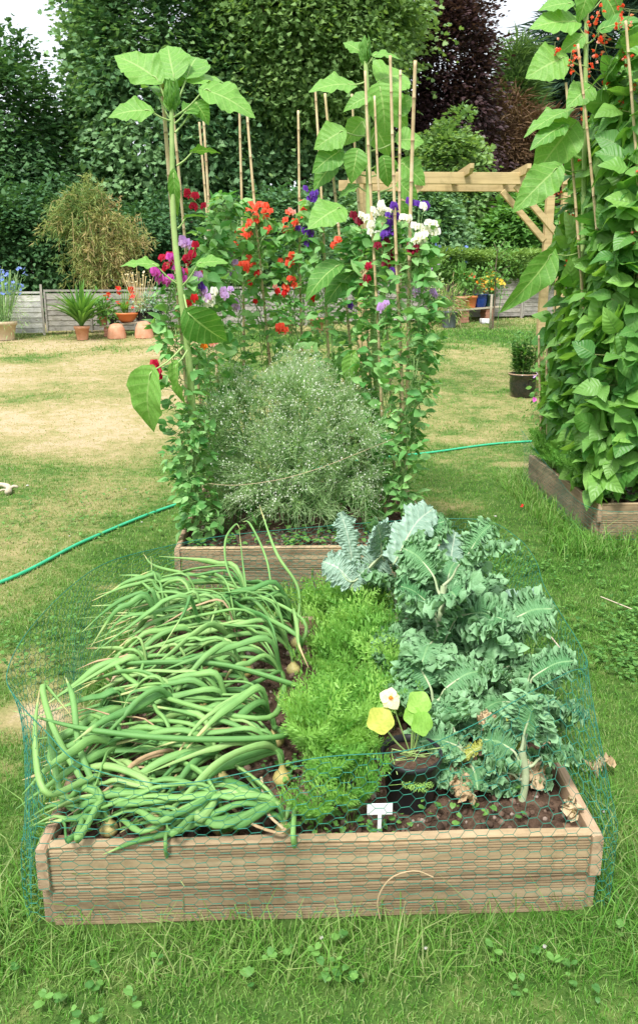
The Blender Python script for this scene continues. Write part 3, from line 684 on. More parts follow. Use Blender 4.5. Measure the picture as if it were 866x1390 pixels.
potted('small black plastic pot with a grey-white plant between terracotta pot and orange bowl', lp(153), .09, .14, 'plastic', M['black_plastic'], [('foliage', 'gyp', lambda g, t: puff(g, t+[0, 0, .08], .12, 120, OVAL_S, .05)), ('flower', 'white_petal', lambda t: [(.03, t+[0, 0, .14]+rnd(5, .04))])])
def red_f(t):
    return [(.05, t+np.stack([uni(-.45, .2, 16), uni(-.1, .1, 16), uni(.1, .42, 16)], -1)), (.06, t+[.12, 0, .46]+rnd(6, .03)), (.05, t+[-.13, 0, .5]+rnd(4, .02))]
potted('wide orange bowl of red flowers and feathery leaves on the left bench', lp(172), .235, .19, 'bowl', M['orange_plastic'], [('foliage', 'carrot', lambda g, t: (blade_fan(g, t+[-.05, 0, 0], 160, .32, .012, .9, (0, .8)), stems_up(g, t, 40, .5, .3, .003))), ('flower', 'red_petal', red_f)])
def dry_heads(g, t): A, B_ = stems_up(g, t, 34, .75, .34, .0035); bloom(g, B_, 0, .022)
potted('black plastic pot of tall wiry stems with cream seed heads, right of the orange bowl', lp(192), .11, .20, 'plastic', M['black_plastic'], [('foliage', 'gyp', lambda g, t: puff(g, t+[0, 0, .1], .15, 160, OVAL_S, .05)), ('stems', 'cream_petal', dry_heads)])
potted('black plastic pot of silvery leaves, third from the right on the left bench', lp(203), .11, .20, 'plastic', M['black_plastic'], [('foliage', 'kale_flat', lambda g, t: puff(g, t+[0, 0, .14], .2, 240, OVAL_S, .07))])
potted('dark green pot of low leaves, second from the right on the left bench', lp(214), .11, .20, 'pot', M['green_glaze'], [('foliage', 'shrub', lambda g, t: puff(g, t+[0, 0, .12], .2, 200, OVAL_S, .07))])
potted('terracotta pot of bushy leaves at the right end of the left bench', lp(245), .12, .2, 'pot', M['terra'], [('foliage', 'shrub', lambda g, t: puff(g, t+[0, 0, .16], .26, 260, OVAL_S, .08))])
for px, py, Y, lab in ((430, 447, 16.6, 'terracotta pot glimpsed low between the canes'), (388, 452, 16.4, 'terracotta pot on the grass behind the red sweet peas')):
    q = D(px, py, Y); q[2] = gz(q[0], q[1]); potted(lab, q, .16, .3, 'pot', M['terra'], [('foliage', 'shrub', lambda g, t: puff(g, t+[0, 0, .15], .3, 260, OVAL_S, .09))], group='terracotta pots behind the canes')
# right bench
pa = D(566, 424, 18.0); pb = D(676, 415, 18.7); bench('long pale plank bench by the right-hand fence, carrying coloured pots', pa, pb, 0, .04, .3, (.12, .55, .86), 'plank benches along the fence')
PR = ((pa, 0, 566), (pb, 0, 676)); rp = lambda px: on_plank(px, PR[0], PR[1])+[0, 0, .002]
leafy = lambda h, r, n_, s=.08, mt=(0, 1): (lambda g, t: (stems_up(g, t, 16, h, r*.5, .006), puff(g, t+[0, 0, h*.55], r*.62, n_//2, OVAL_S, s, mt, flat=1.3)))
potted('black pot of pale pink flowers, leftmost on the right bench', rp(588), .16, .26, 'plastic', M['black_plastic'], [('foliage', 'gyp', leafy(.5, .28, 260)), ('flower', 'lilac_petal', lambda t: [(.05, t+[-.12, 0, .7]+rnd(20, .09))])])
potted('orange clay pot of tall bright leaves, second on the right bench', rp(624), .15, .28, 'pot', M['terra'], [('foliage', 'shrub', leafy(.85, .24, 200, .12, (.5, 1)))])
potted('brighter orange pot with red blooms, beside the blue pot', rp(637), .16, .28, 'pot', M['orange_plastic'], [('foliage', 'shrub', leafy(.6, .24, 200, .11, (.5, 1))), ('flower', 'scarlet_petal', lambda t: [(.04, t+[-.02, 0, .45]+rnd(12, .07))])])
potted('dark blue glazed pot of dry orange flowers on the right bench', rp(650), .17, .30, 'glazed', M['blue_glaze'], [('foliage', 'gyp', leafy(.25, .2, 120)), ('flower', 'orange_petal', lambda t: [(.035, t+[0, 0, .22]+rnd(20, .08))])])
potted('dark green pot of yellow and orange flowers at the right end of the bench', rp(664), .16, .28, 'pot', M['green_glaze'], [('foliage', 'shrub', leafy(.35, .22, 160)), ('flower', 'yellow_petal', lambda t: [(.06, t+[.0, -.05, .34]+rnd(40, .1))]), ('orange_flower', 'orange_petal', lambda t: [(.05, t+[.0, -.08, .26]+rnd(14, .1))])])
q = D(609, 436, 17.5); q[2] = gz(q[0], q[1]); potted('grey bucket of straw coloured plant standing on the grass before the right bench', q, .19, .36, 'plastic', M['grey_plastic'], [('foliage', 'hedge', lambda g, t: puff(g, t+[0, 0, .2], .34, 500, NEEDLE, .16, (.7, 1))), ('dry_foliage', 'dry_leaf', lambda g, t: puff(g, t+[0, 0, .2], .3, 260, NEEDLE, .14))])
q = D(659, 430, 18.2); q[2] = gz(q[0], q[1]); g = Geo(); box(g, q+[-.12, -.1, 0], q+[.12, .1, .11], .5, bev=.008); o = g.build('pale_block', M['concrete'], origin=q); tag(o, 'small pale block lying on the grass by the brick support', 'block')
# big black glazed pot on the lawn
q = D(708, 538, 10.05); q[2] = gz(q[0], q[1])
def lily(g, t):
    for i in range(34):
        a = uni(0, 6.28); s = uni(.02, .2); c0 = t+[cos(a)*s*.6, sin(a)*s*.6, 0]; h = uni(.3, .58); c1 = c0+[cos(a)*s*.6, sin(a)*s*.6, h]
        segs(g, [c0], [c1], .004); n_ = 20; f = uni(.15, 1, n_)[:, None]; P = c0+(c1-c0)*f; b = uni(0, 6.28, n_); d = np.stack([np.cos(b), np.sin(b), uni(.1, .6, n_)], -1); X, Y, Z = frame(d, (0, 0, 1)); g.inst(OVAL_S, P, X, Y, Z, np.stack([uni(.05, .07, n_), uni(.08, .12, n_), uni(.08, .1, n_)], -1), uni(0, 1, n_))
e = potted('large black glazed pot of leafy upright stems standing on the lawn near the beans', q, .185, .30, 'glazed', M['black_glaze'], [('foliage', 'shrub', lily)])
g = Geo(); lathe(g, [(.171, .297), (.196, .297), (.198, .308), (.171, .308)], q, 30, caps=False); g.build('rim', M['glaze_rim'], e)
# brown cane shoots with purple flowers next to it
q = D(752, 545, 8.8); q[2] = gz(q[0], q[1])
e = empty('flowering_plant', q, 'bushy plant with mauve and crimson flowers between black pot and beans', 'plant')
g = Geo(); stems_up(g, q, 24, .75, .18, .004); puff(g, q+[0, 0, .35], .22, 260, OVAL_S, .07, flat=1.7); g.build('foliage', M['shrub'], e, smooth=False)
blooms(e, 'flower', 'lilac_petal', q+[-.14, -.1, .52]+rnd(26, .06)*[1, 1, 2], .03)
blooms(e, 'crimson_flower', 'magenta_petal', q+[-.12, -.1, .42]+rnd(12, .07), .035)

# young staked tree on the far lawn
def young_tree():
    q = D(668, 446, 17.2); q[2] = gz(q[0], q[1]); kk = mpp(17.2)
    e = empty('young_tree', q, 'slender young fruit tree tied to a stake on the far lawn', 'tree')
    g = Geo(); st = spline([q, q+[.02, 0, .8], q+[.0, 0, 1.3], q+[.03, 0, 1.75]], 10); tube(g, st, np.linspace(.022, .008, 10), 7); 
    tips = []
    for i in range(16):
        c = st[int(uni(4, 9))]; a = uni(0, 6.28); d = np.array([cos(a), sin(a)*.8, uni(.3, .9)])*uni(.18, .42); tube(g, spline([c, c+d*.5+[0, 0, .03], c+d], 5), .006, 4); tips += [c+d*f for f in (.5, .75, 1)]
    g.build('trunk', M['bark'], e)
    g = Geo()
    for t in tips: puff(g, t, .12, 8, OVAL_S, .075, (.5, 1))
    g.build('crown', M['shrub'], e, smooth=False)
    q2 = q+[-.03, -.03, 0]; g = Geo(); tube(g, [q2+[-.03, 0, 0], q2+[-.03, 0, .75]], .028, 8, cap=True); g.build('stake', M['plank'], e)
    g = Geo(); tube(g, spline([q+[.1, 0, 0], q+[.13, 0, .5], q+[.16, 0, .95]], 6), .008, 5); puff(g, q+[.16, 0, .85], .09, 30, OVAL_S, .06, (.3, .8), flat=2.); g.build('side_shoot', M['shrub'], e)
young_tree()
# tall perennial with blue flowers in front of the hedge
q = D(594, 440, 18.9); q[2] = gz(q[0], q[1]); e = empty('flowering_plant', q, 'tall pale green perennial with small blue flowers by the hedge', 'plant')
g = Geo(); stems_up(g, q, 34, 1.5, .4, .005); puff(g, q+[0, 0, .8], .5, 260, NEEDLE, .14, flat=1.6); g.build('foliage', M['gyp'], e, smooth=False)
blooms(e, 'flower', 'blue_petal', q+np.stack([uni(-.45, .6, 34), uni(-.4, .3, 34), uni(1.2, 1.75, 34)], -1), .05)

# ------------------------------------------------------------------ trees
def tree(label, box_, Y, n_cl, n_lf, rc, tpl, ls, mat, cat='tree', trunk_r=.18, tint_c=(.0, 1.), depth=.7, layer=.45, group=None, seed=0, name='broadleaf_tree', limbs=9, droop=0.3, zbase=None, tipy=0, ret=False):
    """box_: (px0,py0,px1,py1) of the crown in the picture, at depth Y"""
    global rng
    keep = rng; rng = np.random.default_rng(1000+seed)
    a = D((box_[0]+box_[2])/2, (box_[1]+box_[3])/2, Y); rx = (box_[2]-box_[0])/2*mpp(Y); top = D((box_[0]+box_[2])/2, box_[1], Y)[2]; bot = D((box_[0]+box_[2])/2, box_[3], Y)[2]; rz = (top-bot)/2
    ry = rx*depth; gzb = float(gz(a[0], Y)); c = np.array([a[0], Y+ry*.4, (top+bot)/2])
    e = empty(name, (a[0], Y+ry*.4, gzb), label, cat, group)
    d = norm(rnd(n_cl)); d[:, 1] = np.where(d[:, 1] > .45, -d[:, 1], d[:, 1])
    lump = 1+.16*np.sin(d[:, 0]*5+seed)+.12*np.sin(d[:, 2]*7+seed*2)+.1*np.sin(d[:, 1]*6)
    rr = uni(.55, 1.0, n_cl)**.5*lump*.93; C_ = c+d*rr[:, None]*np.array([rx, ry, rz]); C_[:, 2] = np.maximum(C_[:, 2], gzb+.15)
    if tipy: # conical crown
        f = np.clip((C_[:, 2]-bot)/(top-bot), 0, 1); sc_ = np.clip(1.05-f, .05, 1)[:, None]; C_[:, :2] = c[:2]+(C_[:, :2]-c[:2])*sc_*1.15
    R_ = rc*uni(.6, 1.3, n_cl); per = n_lf//n_cl; idx = np.repeat(np.arange(n_cl), per); n_ = len(idx)
    off = rnd(n_)*R_[idx][:, None]*np.array([.62, .62, layer*.62]); P = C_[idx]+off
    P[:, 2] -= droop*(off[:, 0]**2+off[:, 1]**2)/np.maximum(R_[idx], .1)
    out = norm(P-c); dr = norm(off*[1, 1, .3]+out*R_[idx][:, None]*.5+rnd(n_, .25)*R_[idx][:, None]+[0, 0, -.25*rc]); nm = norm(out*.6+[0, 0, .9]+rnd(n_, .6))
    X, Yv, Z = frame(dr, nm); ct = uni(tint_c[0], tint_c[1], n_cl); t_ = np.clip(ct[idx]*.82+uni(0, .22, n_)+.12*(uni(0, 1, n_) < .12), 0, 1)
    g = Geo(); g.inst(tpl, P, X, Yv, Z, ls*uni(.65, 1.25, n_), t_); g.build('crown', M[mat], e, smooth=False)
    g = Geo(); base = np.array([c[0], c[1], gzb-.1]); topc = c+[0, 0, rz*.6]; ax_ = spline([base, base+(topc-base)*.35+rnd(1, .15)[0], base+(topc-base)*.7+rnd(1, .15)[0], topc], 12)
    tube(g, ax_, np.linspace(trunk_r, trunk_r*.15, 12), 9)
    for i in range(limbs):
        s = ax_[int(uni(3, 10))]; t = C_[int(uni(0, n_cl))]; mid = (s+t)/2+[0, 0, .2*rz*.3]; tube(g, spline([s, mid, t], 6), np.linspace(trunk_r*.4, .02, 6), 6)
    g.build('trunk', M['bark'], e); rng = keep
    return e
tree('tall very dark broadleaf tree at the left edge of the picture', (-170, 46, 112, 440), 22.5, 520, 46000, .62, MAPLE_S, .155, 't_dark', seed=1, tint_c=(0, .8), trunk_r=.3)
tree('dense mid-green sycamore rising behind the left sunflower', (82, -260, 345, 420), 24.0, 900, 88000, .58, MAPLE, .17, 't_syc', seed=2, tint_c=(0, .9), trunk_r=.35)
tree('broad sycamore behind the canes with brighter lower sprays', (255, -200, 520, 400), 25.5, 820, 80000, .58, MAPLE, .17, 't_syc', seed=3, tint_c=(.2, 1), trunk_r=.35)
tree('yellow-green leafy tree top left of the copper beech', (300, -190, 540, 190), 24.2, 420, 40000, .7, MAPLE, .155, 't_light', seed=4, tint_c=(.2, 1), trunk_r=.22)
tree('purple copper beech rising above the pergola', (490, -50, 668, 330), 27.5, 520, 56000, .62, OVAL_S, .17, 't_copper', seed=5, trunk_r=.35)
tree('light green maple sapling beside the copper beech, above the pergola', (560, 150, 655, 345), 23.5, 110, 10500, .42, MAPLE, .15, 't_light', seed=6, tint_c=(.1, .8), trunk_r=.1)
tree('pale feathery conifer between copper beech and dark pine', (655, 74, 742, 300), 31, 150, 15000, .6, NEEDLE, .5, 't_larch', seed=7, tipy=1, trunk_r=.2, name='conifer_tree', layer=.35, droop=.1)
tree('dark spreading pine on the skyline behind the pale conifer', (690, 46, 800, 260), 42, 60, 12000, 1.15, NEEDLE, .8, 't_pine', seed=8, trunk_r=.35, name='pine_tree', layer=.3, tint_c=(0, .8))
tree('dark pine crown at the top right behind the sunflower stem', (762, -60, 915, 150), 40, 50, 10000, 1.15, NEEDLE, .8, 't_pine', seed=9, trunk_r=.35, name='pine_tree', layer=.3)
tree('half-dead brown conifer behind the pergola beam', (634, 120, 790, 345), 29, 160, 16000, .6, NEEDLE, .45, 't_dead', seed=10, trunk_r=.25, name='conifer_tree', layer=.5)
tree('dark green laurel bush behind the left part of the low fence', (-60, 235, 110, 440), 18.9, 190, 13000, .42, OVAL_S, .15, 't_dark', 'shrub', seed=11, tint_c=(0, .45), trunk_r=.07, name='laurel_shrub')
tree('very dark evergreen bush behind the left bench', (85, 255, 300, 440), 19.4, 210, 15000, .42, OVAL_S, .15, 't_dark', 'shrub', seed=12, tint_c=(0, .35), trunk_r=.07, name='laurel_shrub')
tree('dark green bush behind the middle of the fence, seen between the canes', (270, 255, 470, 440), 20.4, 260, 24000, .42, MAPLE_S, .13, 't_syc', 'shrub', seed=13, tint_c=(0, .5), trunk_r=.07, name='leafy_shrub')
tree('lush mid-green shrub behind the hedge, left under the pergola', (440, 235, 655, 420), 21.6, 280, 27000, .42, MAPLE_S, .135, 't_syc', 'shrub', seed=14, tint_c=(.1, .9), trunk_r=.07, name='leafy_shrub')
tree('bright green shrub behind the hedge, right under the pergola', (640, 255, 775, 415), 22.4, 160, 11000, .5, OVAL_S, .2, 'shrub', 'shrub', seed=15, tint_c=(.2, 1), trunk_r=.07, name='leafy_shrub')
tree('green tree standing behind the runner beans at the right edge', (770, 160, 1000, 430), 26, 200, 14000, .6, MAPLE_S, .22, 't_syc', seed=16, trunk_r=.2)
# golden cypress with hanging tan sprays
def gold():
    c = D(128, 300, 17.6); e = empty('golden_cypress', (c[0], c[1], gz(c[0], c[1])), 'drooping tan and yellow-green conifer behind the left fence', 'conifer')
    g = Geo(); kk = mpp(17.6)
    lobes = [(-.42, .45, .42, .25), (-.05, .62, .40, .3), (.28, .22, .5, .75), (.62, -.12, .40, .95), (-.25, -.02, .5, .55), (.1, -.35, .42, .85), (-.62, .05, .3, .4), (.05, -.75, .45, .9), (.35, -.6, .35, .95), (-.3, -.55, .35, .6)]
    for i in range(430):
        lx, lz, lr, tt_ = lobes[i % 10]; o_ = rng.normal(size=3)*lr*.42; s0 = c+[lx, 0, lz-.1]+o_*[1, .8, 1]
        a = uni(0, 2*pi); dx = cos(a)*uni(.12, .42)+lx*.15; end = s0+[dx, sin(a)*uni(.1, .3), -uni(.15, .85)*(1 if tt_ > .5 else .45)]; t = spline([s0, (s0+end)/2+[dx*.2, 0, uni(.03, .14)], end], 9)
        tn = np.clip(tt_*.8+uni(-.45, .3), 0, 1); n_ = 38; f = uni(0, 8, n_).astype(int); P = t[f]+rnd(n_, .03); dr = norm(np.gradient(t, axis=0)[f]*9+rnd(n_, .6)); X, Y, Z = frame(dr, rnd(n_)); g.inst(NEEDLE, P, X*1.3, Y, Z, .12*uni(.5, 1.4, n_), np.clip(tn+uni(-.25, .25, n_), 0, 1))
        if i % 3 == 0: tube(g, t, .006, 3, .9)
    g.build('crown', M['t_gold'], e, smooth=False)
    g = Geo(); b = np.array([c[0], c[1]+.2, float(gz(c[0], c[1]))]); tube(g, spline([b, b+[.05, 0, .9], c+[0, .1, .5]], 8), np.linspace(.04, .015, 8), 7); g.build('trunk', M['bark'], e)
gold()
# clipped conifer hedge on top of the right fence
def hedge():
    s0, s1 = 8.6, 17.4; c = fp((s0+s1)/2, .5); e = empty('conifer_hedge', (*c, gz(*c)), 'bright yellow-green conifer hedge growing over the right-hand fence', 'hedge')
    n_ = 52000; s = uni(s0, s1, n_); off = uni(-.05, 1.0, n_); z = uni(.35, 1, n_)**.6
    hgt = 1.42+.14*vnoise(s, s*0, 1.3, 31)+.09*vnoise(s, s*0, 4, 32)
    z = hgt*z; P = np.column_stack([FA+FD*s[:, None]-FN*off[:, None], z]); P[:, 2] += gz(P[:, 0], P[:, 1])
    rim = (off < .15) | (z > hgt*.88) | (uni(0, 1, n_) < .3); P = P[rim]; z = z[rim]; h2 = hgt[rim]; n_ = len(P)
    P[:, :2] += FN*(.1*np.sin(z*9+s[rim]*3)+.12*vnoise(s[rim], z, 3, 33))[:, None]
    dr = norm(np.column_stack([FN[0]+rng.normal(size=n_)*.5, FN[1]+rng.normal(size=n_)*.4, uni(-.2, 1.1, n_)])); X, Y, Z = frame(dr, rnd(n_)+[0, 0, .6])
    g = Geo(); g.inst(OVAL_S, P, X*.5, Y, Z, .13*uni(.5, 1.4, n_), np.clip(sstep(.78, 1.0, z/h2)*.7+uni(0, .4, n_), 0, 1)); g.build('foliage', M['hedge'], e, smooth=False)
    g = Geo()
    for s_ in np.arange(s0+.2, s1, .6): p = fp(s_, .5); tube(g, [(*p, gz(*p)-.1), (*p, gz(*p)+1.1)], .03, 6)
    g.build('stems', M['bark'], e)
hedge()

# ================================================================== BED 1: onions, carrots, kale
Z1 = .215
def onion(base, label, heading, L, n_, lift, bulb=True, spread=.35, heroes=(), end_lo=None):
    base = np.array([base[0], base[1], float(soil_z(base[0], base[1], B1))])
    e = empty('onion_plant', base, label, 'onion', 'onion plants flopped across the front bed')
    r = uni(.024, .034); tilt = np.array([cos(heading), sin(heading), 0])
    if bulb:
        g = Geo(); b = base+[0, 0, r*.45]; pr = [(.001, -r*.9), (r*.55, -r*.75), (r*.95, -r*.2), (r, .15*r), (r*.8, r*.6), (r*.45, r*.95), (r*.3, r*1.35), (r*.27, r*1.9)]
        lathe(g, pr, b, 16, uni(0, .6), caps=False); g.build('bulb', M['onion_skin'], e)
    neck = base+[0, 0, r*2.0]
    for i in range(n_):
        h = heading+rng.normal()*spread; l = L*uni(.6, 1.08); l = min(l, (base[0]+uni(.56, .84))/max(-cos(h), .3)); d = np.array([cos(h), sin(h), 0]); sd_ = np.array([-d[1], d[0], 0]); lf = lift*uni(.3, 1.25)
        k = uni(.12, .3); zt = neck[2]+lf; fold = uni() < .28
        p = [neck-[0, 0, .015], neck+tilt*.015+[0, 0, .045], neck+d*l*k+[0, 0, lf]]
        ze = max(.225, zt-uni(.0, .16)) if end_lo is None else end_lo*uni(.8, 1.2); kf = uni(.5, .8); sl = rng.normal()*.05
        e1 = neck+d*l*kf+sd_*sl*.5; e1[2] = zt+(ze-zt)*kf*.7+.01; p.append(neck+d*l*(k+kf)/2+[0, 0, lf-.0]+sd_*sl*.3); p.append(e1)
        if fold: h2 = h+uni(-1.3, 1.3); e2 = e1+np.array([cos(h2), sin(h2), 0])*l*uni(.2, .4); e2[2] = max(.225, e1[2]-uni(.05, .15))
        else: e2 = neck+d*l+sd_*sl; e2[2] = ze
        for q_ in (e1, e2): q_[1] = max(q_[1], 1.70+uni(0, .05))
        inside = (e2[0] > B1[0]-.03)
        if inside: e2[2] = max(e2[2], .27 if e2[0] < B1[0]+.06 else .232)
        else: e1[2] = max(e1[2], .275)
        p.append(e2)
        P = spline(p, 20); rr = uni(.006, .0125); t = np.linspace(0, 1, 20); rad = rr*np.clip(.75+.6*t, 0, 1.05)*np.clip((1-t)*3.2, .06, 1)**.8
        if fold: P[12:, :] += rng.normal(size=3)*.004
        P[:, 2] = np.maximum(P[:, 2], np.where(P[:, 0] < B1[0]+.02, np.where(P[:, 0] > B1[0]-.03, .252, .05), .222))
        g = Geo(); dead = uni() < .05; tn = np.clip(uni(.0, .5) + np.where(t > uni(.78, .93), .55, 0)*(uni() < .45)+rng.normal(size=20)*.03, 0, 1)
        rad = rad*(1+.09*np.sin(t*uni(14, 30)+uni(0, 6))); tube(g, P, rad*(.6 if dead else 1), 8, tn, flat=uni(.35, .8)); g.build('leaf', M['dry_leaf'] if dead else M['onion_leaf'], e)
    for P0, rr in heroes:
        P = spline([neck]+[np.array(q) for q in P0], 26); t = np.linspace(0, 1, 26); g = Geo(); tube(g, P, rr*np.clip((1-t)*3.5, .05, 1)**.8, 8, np.clip(uni(.1, .4)+np.where(t > .9, .5, 0), 0, 1), flat=.75); g.build('leaf', M['onion_leaf'], e)
rows = []
for j, y in enumerate((1.74, 1.94, 2.15, 2.36, 2.58, 2.80)):
    for i, x in enumerate((-.49, -.34, -.19, -.04)):
        rows.append((i, j, x+uni(-.025, .025)+(.03 if j > 2 else 0), y+uni(-.03, .03)))
rn = ['front', 'second', 'third', 'fourth', 'fifth', 'back']; cn = ['beside the left board', 'second from the left board', 'third from the left board', 'nearest the carrots']
wz = lambda px, py, z: W(px, py, z)
HERO = {(3, 2): [((wz(380, 1000, .36), wz(250, 1003, .40), wz(120, 990, .41), wz(18, 965, .44)), .011)],
        (3, 3): [((wz(360, 975, .38), wz(220, 945, .40), wz(160, 905, .42), wz(168, 880, .42)), .010), ((wz(400, 930, .36), wz(300, 902, .42), wz(190, 900, .42), wz(135, 905, .40)), .010)],
        (3, 0): [((wz(400, 1085, .28), wz(398, 1135, .26), wz(405, 1160, .16), wz(418, 1185, .12)), .0085), ((wz(330, 1090, .30), wz(250, 1125, .26), wz(190, 1140, .255), wz(140, 1160, .22)), .0095)],
        (2, 0): [((wz(235, 1120, .27), wz(225, 1150, .245), wz(232, 1175, .16), wz(252, 1205, .12)), .005)],
        (3, 5): [((wz(405, 800, .42), wz(375, 750, .55), wz(352, 685, .68)), .0062), ((wz(345, 850, .36), wz(333, 790, .5), wz(325, 720, .62)), .0055), ((wz(350, 830, .38), wz(312, 780, .52), wz(306, 735, .58), wz(320, 712, .60), wz(326, 718, .60)), .0055), ((wz(375, 830, .38), wz(362, 760, .54), wz(340, 712, .62), wz(330, 708, .62)), .0055)],
        (3, 4): [((wz(410, 840, .42), wz(300, 790, .48), wz(215, 770, .46), wz(195, 752, .45)), .009), ((wz(400, 860, .42), wz(280, 805, .46), wz(215, 800, .5), wz(205, 755, .46)), .008)],
        (0, 0): [((wz(110, 1020, .36), wz(100, 950, .45), wz(90, 920, .48)), .009), ((wz(100, 1040, .33), wz(70, 980, .42), wz(60, 930, .46), wz(100, 975, .38)), .009), ((wz(90, 1090, .28), wz(72, 1020, .36), wz(62, 960, .42)), .010)],
        (0, 1): [((wz(115, 1060, .33), wz(62, 1075, .40), wz(48, 1000, .45), wz(55, 930, .46)), .0105)]}
for i, j, x, y in rows:
    hd = radians_ = R(180+(-14 if j < 2 else 4 if j < 3 else -6 if j > 3 else 0)+rng.normal()*12)*1.0
    hd = R(180+{0: -6, 1: -3, 2: -2, 3: -6, 4: -12, 5: -14}[j]+rng.normal()*13)
    L = {0: .46, 1: .52, 2: .54, 3: .56, 4: .62, 5: .64}[j]*(1-.10*(3-i)); lift = {0: .06, 1: .10, 2: .13, 3: .15, 4: .20, 5: .20}[j]
    onion((x, y), 'onion plant with flopped leaves, %s row, %s' % (rn[j], cn[i]), hd, L, int(uni(12, 16)), lift, True, .52, HERO.get((i, j), ()))
# dry curled onion leaves on the heap
DRY = [[(300, 1010), (290, 1060), (330, 1110), (375, 1130), (388, 1125)], [(355, 1055), (362, 1100), (385, 1125)], [(277, 1085), (285, 1110), (320, 1075)], [(130, 905), (150, 925)], [(245, 1000), (262, 1040)], [(340, 935), (335, 985)], [(205, 890), (195, 930)]]
for k, pts in enumerate(DRY):
    P = spline([W(px, py, .33 if py < 1050 else .27) for px, py in pts], 16); g = Geo(); tube(g, P, .0045, 6, uni(0, 1), flat=.4); o = g.build('dry_onion_leaf', M['dry_leaf'], origin=P[0])
    tag(o, 'shrivelled tan onion leaf curling on the green leaves', 'dry leaf', 'shrivelled onion leaves')

# carrots -----------------------------------------------------------
def frond_tpl(seed, n_=10, L=1.0):
    rg = np.random.default_rng(seed); V = []; F = []; U = []
    def quad(a, d, nrm_, l, w_):
        X = norm(np.cross(d, nrm_)); b = len(V); V.extend([a, a+d*l*.5+X*w_, a+d*l, a+d*l*.5-X*w_]); F.append([b, b+1, b+2, b+3]); U.extend([(0, 0)]*4)
    t = np.linspace(0, 1, 12); ax_ = np.stack([0*t+.05*np.sin(t*3+seed), t, .12*np.sin(t*2.5)-.35*t**2.2], -1)
    for i in range(11):
        d = norm(ax_[i+1]-ax_[i]); l = np.linalg.norm(ax_[i+1]-ax_[i]); b = len(V); X = np.array([1, 0, 0])*.006*(1-i/13); V.extend([ax_[i]-X, ax_[i]+X, ax_[i+1]+X*.9, ax_[i+1]-X*.9]); F.append([b, b+1, b+2, b+3]); U.extend([(0, 0)]*4)
    for i in range(n_):
        f = .32+.66*i/n_; k = int(f*11); p = ax_[k]+(ax_[k+1 if k < 11 else 11]-ax_[k])*(f*11-k); pl = .30*np.sin(pi*np.clip((f-.22)/.86, 0, 1))**.8+.04
        for s in (-1, 1):
            d = norm(np.array([s*1., .75+rg.uniform(-.15, .15), rg.uniform(-.25, .35)])); nn = np.array([0, -.2, 1.])
            for q in range(4):
                a = p+d*pl*(q+.3)/4.3; sz = pl*(.42-.06*q)
                for s2 in (-1, 1, 0):
                    dd = norm(d*.8+s2*norm(np.cross(d, nn))*.75+rg.normal(size=3)*.15); quad(a, dd, nn+rg.normal(size=3)*.5, sz*.9, sz*.13)
    return np.array(V), [np.array(F)], np.array(U, float)
FR = [frond_tpl(s) for s in range(4)]
def carrot(x, y, B, n_, h, label, group, sp=.5, tint=(0, 1)):
    base = np.array([x, y, float(soil_z(x, y, B))-.005]); e = empty('carrot_plant', base, label, 'carrot plant', group); g = Geo()
    for k in range(4):
        m_ = n_//4+1; a = uni(0, 6.28, m_); tl = uni(.1, 1, m_)*sp; d = np.stack([np.cos(a)*tl, np.sin(a)*tl, np.ones(m_)], -1); X, Y, Z = frame(d, np.stack([-np.cos(a), -np.sin(a), np.full(m_, .3)], -1)); Z = Z
        g.inst(FR[k], base+rnd(m_, .012)*[1, 1, 0], X, Y, -Z*0+Z, h*uni(.7, 1.1, m_), uni(*tint, m_))
    g.build('fronds', M['carrot'], e, smooth=False)
cps = []
for y in np.arange(1.74, 3.0, .115):
    for x in ((.04, .13) if y < 1.9 else (.03, .12, .20) if y < 2.2 else (.13, .22, .31)):
        if uni() < .08: continue
        cps.append((x+uni(-.035, .035), y+uni(-.04, .04)))
for x, y in cps: carrot(x, y, B1, int(uni(5, 9)), uni(.14, .29), 'feathery bright green carrot top in the rows between onions and kale', 'carrot tops in the front bed', .5)

